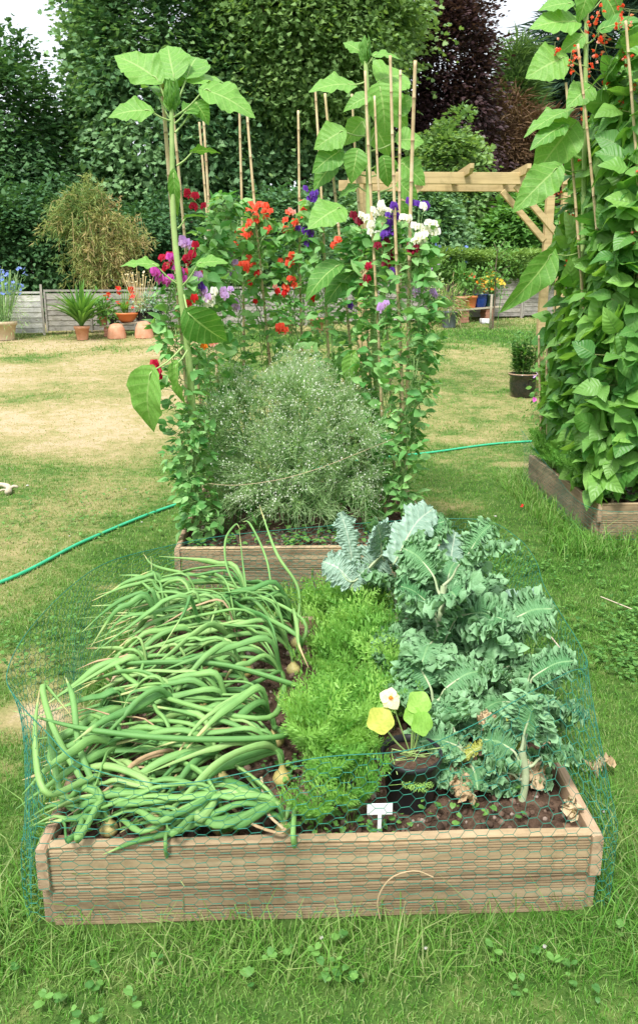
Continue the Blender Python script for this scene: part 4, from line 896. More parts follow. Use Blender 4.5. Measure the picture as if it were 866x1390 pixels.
# kale --------------------------------------------------------------
def kale_leaf(e, A, B_, C_, wd, frill, mat, rows_=116, cols=13, up=(0, 0, 1), seed=0, name='leaf'):
    """A stalk root, B_ start of the blade, C_ tip"""
    rg = np.random.default_rng(seed); A, B_, C_ = map(np.array, (A, B_, C_)); d = C_-B_; L = np.linalg.norm(d)
    mid = (B_+C_)/2+np.array([0, 0, .12*L]); axp = spline([B_, mid, C_], rows_); T = norm(np.gradient(axp, axis=0)); up = norm(np.array(up, float)+(rg.normal(size=3)*.38 if frill > .006 else 0)); S = norm(np.cross(T, up)); Nn = np.cross(S, T)
    t = np.linspace(0, 1, rows_); w = np.clip(.22+.9*np.sin(pi*np.clip(t*.8+.13, 0, 1))**.8, 0, 1)*np.clip((1-t)*5+.25, 0, 1)**.6*wd/2
    lob = 1+.18*np.sin(t*22+rg.uniform(0, 6))*(frill > .004)
    u = np.linspace(-1, 1, cols); U = u[None]; ph = rg.uniform(0, 6.28, 12); TT = t[:, None]
    cy = rows_*1.3; nz_ = lambda k: rg.normal(size=(rows_, cols))*k; am = np.abs(U)**1.5*frill*1.1; sg_ = np.sign(U)
    fr = am*(1.2*np.sin(TT*cy+ph[0]+U*4)+.8*np.sin(TT*cy*.47+ph[1]-U*5)+.5*np.sin(TT*cy*.2+U*7+ph[2])+nz_(.25))
    fs = am*(.9*np.cos(TT*cy+ph[0]+U*4+.6)+.7*np.sin(TT*cy*.61+ph[5]+U*6)+nz_(.25))
    ft = am*(.8*np.sin(TT*cy*.8+ph[6]-U*4)+nz_(.25))
    cup = (np.abs(U)**2*.22-.25*np.abs(U)**4*(frill > .004))*w[:, None]
    V = axp[:, None]+S[:, None]*(U*(w*lob)[:, None]+fs)[..., None]+Nn[:, None]*(fr+cup)[..., None]+T[:, None]*ft[..., None]
    i = np.arange(rows_-1)[:, None]*cols; j = np.arange(cols-1)[None]; F = np.stack([i+j, i+j+1, i+cols+j+1, i+cols+j], -1).reshape(-1, 4)
    g = Geo(); tn = np.clip(rg.uniform(.0, .6)+.4*np.abs(U)+0*TT+rg.normal(size=(rows_, cols))*.15, 0, 1).ravel(); g.add(V.reshape(-1, 3), [F], tn, np.stack([U+0*TT, TT+0*U], -1).reshape(-1, 2))
    P = spline([A, (A+B_)/2+[0, 0, -.01], B_, axp[rows_//2]-Nn[rows_//2]*.003, axp[-4]], 18); tube(g, P, np.linspace(.0068, .0010, 18)*(wd/.16)**.5, 6, .5, 1); return g.build(name, [M[mat], M['kale_stem']], e, smooth=True)
def kale(label, base, crown_z, n_, L, wd, seed, lean=(0, 0), az=(0, 6.28), frill=.011, zlow=.3, pitch=(.1, 1.1)):
    rg = np.random.default_rng(seed); b = np.array([base[0], base[1], 0.]); b[2] = soil_z(b[0], b[1], B1)-.01; top = b+[lean[0], lean[1], crown_z-b[2]]
    e = empty('kale_plant', b, label, 'kale'); st = spline([b, b*.5+top*.5+[.01, .0, 0], top], 10); g = Geo(); tube(g, st, np.linspace(.013, .010, 10), 9); g.build('stem', M['kale_stem'], e)
    for i in range(n_):
        f = 1-.75*(i/n_); a = az[0]+(az[1]-az[0])*((i*.382) % 1)+rg.uniform(-.3, .3); s = st[int(f*9)]; ph_ = pitch[1]+(pitch[0]-pitch[1])*(i/n_)+rg.uniform(-.4, .4)
        d = np.array([cos(a)*cos(ph_), sin(a)*cos(ph_), sin(ph_)]); l = L*rg.uniform(.75, 1.1)*(1-.25*(i/n_)); pe = l*rg.uniform(.35, .6)
        B_ = s+d*pe; C_ = B_+norm(d*[1, 1, .45]+[0, 0, -.15])*l*.95; C_[2] = max(C_[2], .24)
        kale_leaf(e, s, B_, C_, wd*rg.uniform(.8, 1.2), frill, 'kale', seed=seed*50+i)
    return e
kt = lambda px, py, z: W(px, py, z)
kb = lambda px, py: W(px, py, .215)
kale('tallest curly kale plant, pale stalks, behind the nasturtium', kb(578, 950), .60, 12, .20, .16, 3, (.06, .08), frill=.012, pitch=(-.1, 1.2))
kale('curly kale plant at the back of the bed beside the carrots', (.40, 2.84), .54, 9, .18, .15, 4, (.02, 0), frill=.012, pitch=(-.1, 1.1))
kale('curly kale plant at the back right corner of the front bed', (.60, 2.78), .49, 10, .20, .16, 5, (.05, .02), frill=.012, pitch=(-.1, 1.1))
kale('broad curly kale plant leaning over the right board midway', (.64, 2.42), .42, 9, .19, .15, 6, (.05, 0), frill=.012, pitch=(-.1, 1.0))
kale('darker curly kale plant in the middle of the kale rows', (.49, 2.36), .36, 7, .17, .15, 7, (0, 0), frill=.012)
kale('small upright kale plant on a bare stalk at the front right', kb(708, 1080), .36, 8, .12, .11, 8, (-.01, .0), (-.6, 3.9), frill=.009, pitch=(.2, 1.1))
kale('low curly kale plant touching the black pot, nearest the front board', kb(648, 1052), .30, 6, .13, .12, 9, (-.05, 0), (1.6, 5.6), pitch=(.0, .7), frill=.010)
kale('curly kale plant right of the nasturtium pot, second from the front', (.44, 2.16), .33, 9, .14, .12, 10, (0, 0), frill=.010)
kale('curly kale plant against the right board behind the bare stalk', (.70, 2.18), .36, 9, .15, .12, 11, (.03, 0), frill=.010)
kale('young curly kale plant in front of the tallest one', (.36, 2.30), .34, 6, .13, .11, 12, (0, 0), frill=.010)
# smooth leaves at the back
e = empty('kale_plant', (.40, 2.9, Z1), 'bolting kale plant with smooth grey-green leaves at the back', 'kale'); b0 = np.array([.42, 2.9, Z1])
g = Geo(); tube(g, spline([b0, b0+[0, 0, .25], b0+[.02, 0, .48]], 8), .011, 8); g.build('stem', M['kale_stem'], e)
for k, (a, b, c, wd, s) in enumerate([((500, 800), (480, 770), (462, 695), .085, 1), ((520, 790), (478, 790), (438, 762), .12, 2), ((540, 790), (535, 765), (588, 690), .13, 3), ((545, 790), (520, 760), (512, 712), .11, 4), ((600, 800), (608, 790), (618, 722), .12, 5), ((640, 840), (665, 838), (745, 828), .12, 6), ((505, 800), (500, 770), (545, 735), .14, 8), ((480, 800), (475, 800), (500, 770), .07, 9), ((545, 790), (560, 770), (575, 735), .12, 10)]):
    z = .62 if b[1] < 800 else .50
    A = b0+[0, 0, .42]; kale_leaf(e, A if k != 5 else b0+[.1, -.2, .2], D(*b, 2.85-.1*(k % 3)), D(*c, 2.9-.12*(k % 2)), wd, .0045, 'kale_flat', up=(.2, -.8, .5), seed=900+s)
# yellowing and withered kale leaves
e = empty('yellowing_kale_leaf', kt(690, 1000, .33), 'yellow and brown dying kale leaf between the two front kale plants', 'dying leaf')
kale_leaf(e, kt(700, 1030, .3), kt(672, 1000, .33), kt(655, 968, .37), .05, .006, 'dry_leaf', seed=71, name='brown_half'); kale_leaf(e, kt(700, 1030, .3), kt(690, 1015, .33), kt(692, 975, .36), .07, .007, 'kale_yellow', seed=72, name='yellow_half')
kale_leaf(e, kt(672, 1020, .3), kt(668, 1010, .32), kt(622, 1035, .28), .04, .004, 'kale_yellow', seed=73, name='yellow_half')
WITH = [(640, 1085, .07, 'beside the low kale'), (600, 1060, .06, 'right of the black pot'), (718, 1045, .09, 'behind the bare kale stalk'), (735, 1065, .07, 'under the small kale near the right board'), (612, 1075, .06, 'left of the low kale'), (775, 1110, .05, 'in the front right corner of the soil'), (690, 1060, .06, 'under the yellow leaf')]
for k, (px, py, s, wh) in enumerate(WITH):
    c = W(px, py, .235); e = empty('withered_leaf', c, 'pale brown withered kale leaf on the soil, '+wh, 'dead leaf', 'withered kale leaves')
    kale_leaf(e, c, c+[.01, .0, .01], c+[uni(-1, 1)*s, uni(-.6, .6)*s, .045], s*.8, .010, 'dry_leaf', rows_=26, cols=9, seed=500+k, name='blade')
c = W(812, 1050, .01); e = empty('withered_leaf', c, 'crumpled pinkish brown dead leaf on the grass outside the netting', 'dead leaf')
kale_leaf(e, c+[-.06, 0, .02], c+[-.03, 0, .02], c+[.05, .01, .04], .055, .010, 'dry_leaf', rows_=26, cols=9, seed=620, name='blade')
# clover-like weeds in the bed
g = Geo()
for cx, cy, r, k_ in ((.05, 1.78, .05, 70), (-.2, 1.75, .04, 20), (-.45, 1.74, .03, 14), (.2, 1.74, .05, 30), (.5, 1.76, .05, 10), (.62, 1.83, .05, 10), (.36, 1.80, .04, 10), (-.3, 1.9, .1, 30), (.02, 1.95, .06, 60)):
    x = rng.normal(cx, r, k_); y = np.clip(rng.normal(cy, r*.6, k_), B1[2]+.05, 9); a = uni(0, 6.28, k_); X, Y, Z = frame(np.stack([np.cos(a), np.sin(a), uni(-.1, .6, k_)], -1), (0, 0, 1)); g.inst(CLOV, np.stack([x, y, soil_z(x, y, B1)+uni(.01, .05, k_)], -1), X, Y, Z, uni(.5, 1.3, k_)*.019, uni(.3, 1, k_))
o = g.build('weeds', M['shrub'], smooth=False); tag(o, 'small clover and weed seedlings along the front of the soil', 'weeds', kind='stuff')

# nasturtium in a black pot
q = W(556, 1082, .21); q[2] = .20
e = pot_thing('nasturtium_pot', 'yellowing nasturtium with a cream flower in a black plastic pot', 'potted plant', q, .085, .155, 'plastic', M['black_plastic'])
YN = q[1]; nt_ = q+[0, 0, .14]
def round_leaf(c, r, nrm_, mat, tn, name='leaf'):
    g = Geo(); Zn = norm(np.array(nrm_, float)); X, Y, Z = frame(np.array([[0.1, .3, 1.]]), Zn[None]); Y2 = np.cross(Zn, X[0]); th = np.linspace(0, 2*pi, 25)[:-1]; rr = r*(1+.07*np.cos(5*th+1))
    V = [c]; [V.append(c+X[0]*cos(t)*q_*.5+Y2*sin(t)*q_*.5+Zn*.10*r*np.cos(3*t)*.3) for t, q_ in zip(th, rr)]; [V.append(c+X[0]*cos(t)*q_+Y2*sin(t)*q_+Zn*(.14*r*sin(3*t)+.10*r)) for t, q_ in zip(th, rr)]
    F3 = [[0, 1+i, 1+(i+1) % 24] for i in range(24)]; F4 = [[1+i, 25+i, 25+(i+1) % 24, 1+(i+1) % 24] for i in range(24)]; g.add(V, [F3, F4], tn)
    P = spline([nt_, nt_*.5+c*.5+[0, 0, -.01], c-Zn*.004], 8); tube(g, P, .0026, 6, .5, 1); g.build(name, [M[mat], M['sunstem']], e)
M['nast'] = leaf_mat('nasturtium_leaf', (.22, .48, .07), (.38, .62, .14), .35, .5, .3); M['nast_y'] = leaf_mat('yellow_nasturtium_leaf', (.46, .52, .08), (.6, .62, .14), .35, .5, .3)
round_leaf(D(516, 978, YN-.05), .036, (.1, -.8, .75), 'nast_y', .5, 'yellow_leaf'); round_leaf(D(568, 955, YN), .034, (.2, -.8, .7), 'nast', .7); round_leaf(D(572, 982, YN-.04), .031, (.3, -.9, .5), 'nast', .3); round_leaf(D(560, 972, YN-.02), .025, (-.3, -.8, .5), 'nast', .4)
fc = D(530, 948, YN-.03); g = Geo(); ax_ = norm(np.array([-.2, -.8, .5]))
for i in range(5):
    a = i*1.257+.3; X, Y, Z = frame(ax_[None], (0, 0, 1)); d = X[0]*cos(a)+Z[0]*sin(a); x_, y_, z_ = frame(d[None]+ax_*.25, ax_); g.inst(leaf_tpl(7, 1.25, .5, .12, cols=7, ripple=.09, seed=i), fc[None], x_, y_, z_, .026*uni(.8, 1.25), uni(0, 1))
fl = g.build('flower', M['cream_petal'], e); g = Geo(); lathe(g, [(.001, 0), (.007, .004), (.002, .010)], fc+[0, -.004, 0], 8); g.build('throat', M['orange_petal'], fl)
g = Geo(); tube(g, spline([nt_, nt_*.5+fc*.5, fc], 8), .002, 5); [tube(g, spline([nt_, nt_+[uni(-.06, .08), uni(-.05, .02), uni(.01, .04)], nt_+[uni(-.1, .1), uni(-.08, .02), uni(-.02, .05)]], 8), .0013, 4) for _ in range(6)]; g.build('stems', M['sunstem'], e)
# single carrot leaf before the pot
c = W(535, 1062, .26); e = empty('carrot_plant', W(538, 1090, .22), 'single bright carrot seedling leaf hanging in front of the black pot', 'carrot plant'); g = Geo()
X, Y, Z = frame(np.array([[1., -.05, .25]]), np.array([[-.1, -.7, .7]])); g.inst(FR[0], D(528, 1066, 1.80)[None], X, Y, Z, .11, .9); g.build('fronds', M['carrot'], e, smooth=False)
# plant label
c = W(516, 1130, .215); c[1] -= .0; e = empty('plant_label', c, 'blank white plastic T-shaped plant label stuck in the soil by the front board', 'plant label'); YL = c[1]
a = D(498, 1106, YL); b = D(532, 1088, YL+.012); g = Geo(); box(g, (a[0], YL-.0012, a[2]), (b[0], YL+.0012, b[2]+.004), bev=.0005); g.build('plate', M['white_plastic'], e, smooth=False)
m_ = (a[0]+b[0])/2; g = Geo(); box(g, (m_-.005, YL-.001, .19), (m_+.005, YL+.001, a[2]), bev=.0004); g.build('spike', M['white_plastic'], e, smooth=False)

# chicken wire --------------------------------------------------------
def net(label, base, rim, s=.0215, h=.031, r=.00074, edge=(True, True), wob=.004, seed=0):
    nb = 400; cl = np.allclose(base[0], base[-1]); Bp = spline(base, nb); Rp = spline(rim, nb); al = np.concatenate([[0], np.cumsum(np.linalg.norm(np.diff((Bp+Rp)/2, axis=0), axis=1))]); Lt = al[-1]; Ht = float(np.mean(np.linalg.norm(Rp-Bp, axis=1)))
    rg = np.random.default_rng(seed); ph = rg.uniform(0, 6.28, 6)
    def S(uv):
        u = np.clip(uv[:, 0], 0, Lt); v = np.clip(uv[:, 1]/Ht, 0, 1)[:, None]; b = np.stack([np.interp(u, al, Bp[:, i]) for i in range(3)], -1); q = np.stack([np.interp(u, al, Rp[:, i]) for i in range(3)], -1)
        h_ = np.clip((v-.47)/.53, 0, 1)**1.25; p = np.concatenate([b[:, :2]*(1-h_)+q[:, :2]*h_, b[:, 2:]*(1-v)+q[:, 2:]*v], 1); u = u[:, None]; vv = v*Ht
        return p+wob*np.concatenate([np.sin(u*9+vv*7+ph[0])+.5*np.sin(u*31+ph[1]+vv*20), np.sin(u*11-vv*9+ph[2])+.5*np.sin(u*27+vv*30), .6*np.sin(u*13+ph[3]+vv*5)], -1)*np.sin(v*pi*.9+.3)
    cols_ = int(Lt/(1.5*s)); rw = int(Ht/h); A = []; Bq = []
    for i in range(cols_):
        for j in range(rw+1):
            cx = 1.5*s*i; cy = h*(j+.5*(i % 2))
            if cy > Ht: continue
            v = [(-s/2, h/2), (s/2, h/2), (s, 0), (s/2, -h/2)]; v = [(cx+a, cy+b) for a, b in v]; A += [v[0], v[1], v[2]]; Bq += [v[1], v[2], v[3]]
    A = np.array(A); Bq = np.array(Bq); g = Geo(); jit = lambda P: P+.0018*np.stack([np.sin(P[:, 0]*913+P[:, 1]*377), np.sin(P[:, 0]*551+P[:, 1]*711)], -1)
    rr = np.where(np.arange(len(A)) % 3 == 0, r*1.5, r); segs(g, S(jit(A)), S(jit(Bq)), rr, .5, sides=3)
    u = np.linspace(0, Lt, 500)
    if edge[0]: tube(g, S(np.stack([u, 0*u+h*.3], -1)), r*1.9, 4)
    if edge[1]: tube(g, S(np.stack([u, 0*u+Ht], -1)), r*2.2, 4)
    o = g.build('chicken_wire', M['wire'], origin=np.array([*Bp[0][:2], 0])); tag(o, label, 'wire netting'); return o
w3 = lambda x, y, z=.02: np.array([x, y, z])
pairs = [ (w3(-.672, 1.66, .05), W(60, 990, .5)), (w3(-.655, 1.632, .05), W(105, 1034, .47)), (w3(-.5, 1.634, .05), W(180, 1058, .47)), (w3(-.3, 1.634, .05), W(262, 1062, .46)), (w3(0, 1.634, .04), W(430, 1029, .48)), (w3(.25, 1.634, .045), W(555, 1018, .48)), (w3(.45, 1.634, .05), W(640, 985, .5)), (w3(.66, 1.634, .05), W(715, 942, .52)), (w3(.80, 1.637, .05), W(772, 912, .52)),
 (w3(.818, 1.72, .03), W(796, 905, .50)), (w3(.83, 1.95), W(789, 880, .5)), (w3(.84, 2.3), W(765, 840, .5)), (w3(.84, 2.6), W(738, 795, .48)), (w3(.84, 2.9), W(726, 760, .46)), (w3(.82, 3.15), W(702, 730, .44)), (w3(.7, 3.42), W(655, 706, .44)), (w3(.45, 3.6), W(560, 706, .42)), (w3(0, 3.66), W(420, 716, .42)), (w3(-.4, 3.64), W(300, 728, .42)), (w3(-.68, 3.5), W(225, 742, .42)), (w3(-.80, 3.25), W(150, 762, .44)), (w3(-.84, 2.9), W(98, 795, .46)), (w3(-.82, 2.55), W(40, 855, .48)), (w3(-.80, 2.25), W(10, 915, .48)), (w3(-.74, 1.9), W(28, 955, .5)), (w3(-.674, 1.67, .05), W(58, 988, .5))]
net('tall roll of green chicken wire wrapped loosely round the front bed', [p[0] for p in pairs], [p[1] for p in pairs], edge=(False, True))
net('low green chicken wire along the left board of the bean bed', [w3(2.6, 4.64, .02), w3(1.92, 4.64, .02), w3(1.90, 5.4, .02), w3(1.90, 6.15, .02)], [w3(2.6, 4.63, .22), w3(1.91, 4.63, .22), w3(1.89, 5.4, .28), w3(1.88, 6.2, .44)], seed=4)
net('strip of green chicken wire pressed along the front board of the middle bed', [w3(-.66, 3.886, .03), w3(0, 3.884, .03), w3(.83, 3.886, .03)], [w3(-.66, 3.884, .20), w3(0, 3.882, .21), w3(.83, 3.884, .2)], seed=5, edge=(False, False), wob=.001)

# ================================================================== BED 2: canes, sunflowers, sweet peas, gypsophila
CLINES = []
def cane(a, b, label, r=.0085, group='bamboo canes in the middle bed'):
    CLINES.append((np.array(a, float), np.array(b, float)))
    a = np.array(a, float); b = np.array(b, float); L = np.linalg.norm(b-a); n_ = int(L/.028); P = a+(b-a)*np.linspace(0, 1, n_)[:, None]
    P += .004*np.stack([np.sin(np.linspace(0, 7, n_)+a[0]*9), np.cos(np.linspace(0, 6, n_)+a[1]*7), np.zeros(n_)], -1)
    t = np.full(n_, 1.); rad = r*(1.1-.3*np.linspace(0, 1, n_)); k = int(uni(3, 7))
    V = []; tt = []; rr = []; pp = []
    for i in range(n_):
        if i % 7 == k % 7 and 0 < i < n_-1:
            d = (b-a)/L
            for o_, f, q in ((-.006, 1., .9), (-.002, 1.18, .35), (.002, 1.18, .1), (.006, 1., .9)): pp.append(P[i]+d*o_); rr.append(rad[i]*f); tt.append(q)
        else: pp.append(P[i]); rr.append(rad[i]); tt.append(1.)
    g = Geo(); tube(g, pp, rr, 8, tt, cap=True); o = g.build('bamboo_cane', M['bamboo'], origin=a); tag(o, label, 'garden cane', group); return o
def cpx(t, b, Yt, Yb): a = D(*b, Yb); return a, D(*t, Yt)
def soilpt(x, y): return np.array([x, y, .18])
def cane_px(top, low, Yt, Yl, base, label, **k):
    """cane seen from top (px) through low (px), pushed into the soil"""
    T_ = D(*top, Yt); Lp = D(*low, Yl); d = Lp-T_; f = (T_[2]-.19)/max(T_[2]-Lp[2], .1); return cane(T_+d*f, T_, label, **k)
CN = [((217, 93), (268, 690), 4.15, 4.45, .0115, 'thick bamboo cane beside the left sunflower, the frontmost at the left'),
 ((229, 103), (252, 335), 4.5, 4.55, .0085, 'bamboo cane just right of the left sunflower stem'),
 ((271, 166), (287, 385), 4.9, 4.9, .008, 'left cane of the close pair right of the left sunflower'),
 ((275, 137), (284, 300), 5.0, 4.95, .0085, 'taller right cane of the close pair right of the left sunflower'),
 ((326, 148), (331, 460), 5.2, 5.2, .009, 'upright bamboo cane left of the big scarlet bloom'),
 ((335, 147), (361, 440), 5.15, 5.1, .0095, 'slanting bamboo cane running through the big scarlet bloom'),
 ((404, 150), (410, 460), 5.2, 5.2, .009, 'lone bamboo cane in the centre gap between the pink blooms'),
 ((428, 118), (446, 470), 5.2, 5.1, .009, 'bamboo cane left of the pair at the second sunflower'),
 ((442, 127), (470, 420), 5.0, 4.9, .0095, 'slanting bamboo cane left of the second sunflower'),
 ((478, 128), (496, 420), 5.1, 5.0, .0085, 'bamboo cane passing the left end of the pergola beam'),
 ((496, 96), (510, 400), 4.5, 4.5, .009, 'bamboo cane right in front of the second sunflower stem'),
 ((508, 130), (519, 340), 4.75, 4.7, .008, 'thin bamboo cane right behind the second sunflower stem'),
 ((529, 75), (546, 560), 4.3, 4.4, .0095, 'tall bamboo cane, left of the three at the right corner'),
 ((543, 95), (543, 420), 4.6, 4.6, .0095, 'shorter upright cane between the two tall ones at the right'),
 ((563, 82), (548, 690), 4.25, 4.5, .0115, 'thick bamboo cane leaning right, rightmost in the middle bed')]
for t, l, yt, yl, r, lab in CN: cane_px(t, l, yt, yl, None, lab, r=r)

SUNT = leaf_tpl(21, .92, .30, .10, 'sun', 13, ripple=.05, rf=2.6, seed=3, serr=.03)
SUNT2 = leaf_tpl(17, .84, .50, .22, 'sun', 11, ripple=.05, rf=1.6, seed=5, serr=.03)
def sunleaf(e, A, Bp, Cp, wf=1., nrm_=(0, -.5, .85), tpl=0, tn=.5, mat='sunleaf'):
    A, Bp, Cp = map(np.array, (A, Bp, Cp)); d = Cp-Bp; L = np.linalg.norm(d); X, Y, Z = frame(d[None], np.array([nrm_], float)); g = Geo()
    T = SUNT if tpl == 0 else SUNT2; g.inst(T, Bp[None], X, Y, Z, np.array([[L*wf*1.15, L*1.04, L]]), tn)
    g.t[-1] = np.clip(g.t[-1]+rng.normal(size=len(g.t[-1]))*.02, 0, 1)
    P = spline([A, (A+Bp)/2+[0, 0, -.02*np.linalg.norm(Bp-A)/.1*.3], Bp, Bp+d*.12], 12); tube(g, P, np.linspace(.0048, .0030, 12), 7, .5, 1); g.build('leaf', [M[mat], M['sunstem']], e)
def sunflower(label, stem_px, Y, rad, leaves, bud=True):
    P = [D(px, py, Y+dy) for px, py, dy in stem_px]; P = spline(P, 40); b = P[0]; e = empty('sunflower_plant', b, label, 'sunflower')
    g = Geo(); tube(g, P, np.linspace(rad[0], rad[1], 40), 12); g.build('stem', M['sunstem'], e)
    for sx, sy, bx, by, cx, cy, wf, nr, tp, tn, dyb, dyc in leaves: sunleaf(e, D(sx, sy, Y), D(bx, by, Y+dyb), D(cx, cy, Y+dyc), wf, nr, tp, tn)
    if bud:
        t = P[-1]; g = Geo()
        for i in range(22): a = uni(0, 6.28); k = uni(.15, 1.); d = np.array([cos(a)*k, sin(a)*k, 1.]); X, Yv, Z = frame(d[None], norm(np.array([-cos(a), -sin(a), .6]))); g.inst(SUNT2, (t-[0, 0, uni(0, .05)])[None], X*.55, Yv, -Z, uni(.05, .13), uni(.2, .8))
        g.build('bud', [M['sunleaf'], M['sunstem']], e)
    return e
UPF = (0, -.75, .6); FLAT = (0, -.25, 1.)
sunflower('tall sunflower plant without a bloom yet at the left of the middle bed',
 [(272, 705, .25), (262, 560, .1), (256, 480, .05), (245, 390, 0), (236, 300, 0), (234, 200, 0), (233, 140, 0)], 4.05, (.021, .010),
 [(233, 150, 214, 108, 158, 62, .80, (.1, -.8, .5), 0, .85, .0, .03), (233, 145, 236, 103, 224, 50, .85, (-.1, -.8, .5), 0, .75, .02, .12), (234, 150, 255, 102, 268, 62, .8, (.1, -.7, .7), 0, .6, .05, .2),
  (235, 160, 278, 122, 346, 140, .95, (-.15, -.62, .8), 0, .8, 0, -.02), (234, 155, 252, 108, 305, 96, .9, (0, -.55, .8), 0, .95, .08, .18), (236, 165, 203, 150, 150, 146, .85, (.1, -.7, .6), 0, .7, -.05, -.10),
  (237, 168, 252, 152, 270, 138, 1.0, (.2, -.7, .5), 1, .3, 0, .05), (238, 180, 266, 140, 285, 160, 1.1, (.3, -.8, .4), 1, .35, .08, .06), (240, 225, 262, 206, 298, 198, .5, (0, .4, 1), 0, .3, 0, -.03), (242, 310, 252, 296, 282, 284, .4, (0, .1, 1), 1, .3, 0, 0),
  (245, 388, 212, 360, 167, 350, .62, (.15, -.45, .9), 0, .75, -.03, -.06), (246, 390, 270, 358, 305, 348, .8, (-.2, -.5, .8), 0, .65, -.03, -.05), (250, 400, 256, 425, 303, 470, .95, (-.5, -.7, .35), 1, .15, -.08, -.05), (249, 470, 206, 505, 182, 585, .85, (-.5, -.8, .1), 1, .95, -.12, -.10), (255, 475, 240, 495, 232, 548, .7, (-.8, -.6, .1), 1, .9, -.05, -.05), (240, 240, 236, 235, 238, 290, .35, (0, -1, 0), 1, .5, -.03, -.03), (234, 165, 215, 128, 200, 100, .8, (.5, -.6, .6), 1, .3, .1, .2), (233, 145, 228, 120, 240, 80, .8, (0, -.9, .4), 0, .45, .12, .2)])
sunflower('tall sunflower plant with many broad leaves behind the right canes',
 [(516, 600, .1), (508, 450, .05), (502, 330, 0), (500, 220, 0), (498, 120, 0), (495, 75, 0)], 4.85, (.026, .011),
 [(498, 110, 478, 115, 425, 108, .85, (.1, -.6, .8), 0, .75, -.02, -.1), (499, 130, 500, 132, 470, 138, .8, (.2, -.7, .6), 1, .6, -.1, -.15), (496, 90, 508, 75, 541, 70, .7, (-.1, -.6, .8), 0, .7, 0, 0), (495, 85, 488, 70, 468, 52, .8, (.1, -.8, .5), 0, .6, .02, .05),
  (499, 125, 516, 108, 556, 92, 1.25, (-.1, -.8, .5), 0, .95, .05, .15), (500, 135, 515, 118, 528, 170, 1.1, (.1, -.9, .3), 1, .85, -.05, -.1), (500, 160, 520, 135, 556, 168, 1.0, (-.2, -.9, .3), 1, .65, .05, .05), (500, 185, 465, 178, 428, 195, 1.0, (.3, -.8, .5), 0, .8, -.05, -.08), (500, 180, 492, 165, 466, 190, 1.0, (.2, -.8, .5), 1, .7, .1, .1),
  (501, 195, 510, 175, 530, 205, 1.1, (-.1, -.9, .4), 1, .7, .08, .05), (502, 205, 540, 190, 575, 185, 1.1, (-.2, -.8, .5), 0, .75, .05, .05), (502, 225, 462, 205, 428, 222, 1.05, (.3, -.7, .5), 1, .25, -.02, -.08), (502, 240, 455, 222, 425, 245, .9, (.2, -.6, .7), 1, .3, .05, .0), (502, 262, 485, 252, 458, 262, .7, (.1, -.5, .8), 0, .4, 0, 0), (503, 240, 545, 222, 580, 245, .95, (-.2, -.8, .5), 0, .6, .05, .05), (503, 262, 542, 250, 572, 270, .9, (-.2, -.8, .5), 1, .55, 0, 0), (504, 290, 545, 275, 552, 300, .8, (-.2, -.9, .3), 1, .5, 0, 0),
  (503, 292, 462, 282, 424, 296, .9, (.2, -.6, .7), 0, .8, -.25, -.4), (505, 340, 460, 360, 412, 385, .8, (.1, -.4, .9), 1, .2, -.25, -.35), (506, 345, 480, 370, 440, 395, .9, (.1, -.5, .9), 1, .15, -.1, -.2), (510, 470, 478, 480, 472, 520, .65, (0, -1, .2), 1, .98, -.25, -.3), (503, 230, 520, 215, 530, 250, 1., (0, -.9, .3), 1, .45, -.1, -.1), (500, 150, 530, 150, 560, 128, 1.0, (-.1, -.9, .3), 0, .7, .1, .1), (501, 210, 485, 205, 478, 240, 1., (0, -.9, .3), 1, .5, -.05, -.1)])
sunflower('sunflower plant rising out of the top left of the runner beans',
 [(786, 620, .1), (790, 400, 0), (793, 200, 0), (795, 60, 0), (797, -60, 0)], 5.35, (.021, .011),
 [(795, 50, 782, 30, 728, 22, .95, (.1, -.7, .6), 0, .85, 0, -.05), (795, 30, 775, 5, 735, 2, .9, (.1, -.7, .7), 0, .7, 0, 0), (795, 90, 765, 78, 720, 95, 1.05, (.1, -.85, .4), 0, .9, -.05, -.1), (795, 80, 790, 50, 762, 66, .8, (.1, -.8, .5), 0, .6, -.02, -.05), (795, 130, 772, 150, 715, 165, .5, (.1, -.4, .9), 0, .6, -.1, -.2), (794, 175, 778, 170, 730, 222, .95, (-.2, -.9, .3), 1, .9, -.1, -.15), (794, 180, 765, 170, 724, 188, .6, (.2, -.5, .8), 0, .3, -.15, -.25), (793, 230, 756, 228, 704, 275, .62, (.3, -.7, .6), 0, .65, -.2, -.3),
  (795, 60, 815, 40, 866, 15, .8, (-.1, -.6, .7), 0, .1, -.3, -.4), (796, 20, 820, -5, 850, 30, .9, (-.2, -.8, .4), 1, .4, 0, 0), (793, 340, 748, 345, 705, 415, .5, (.4, -.8, .3), 1, .5, -.2, -.35), (794, 110, 800, 118, 775, 135, .9, (0, -.8, .5), 0, .7, -.2, -.3), (796, 0, 800, -20, 790, 20, .9, (0, -.9, .4), 1, .6, -.05, -.08)], bud=False)

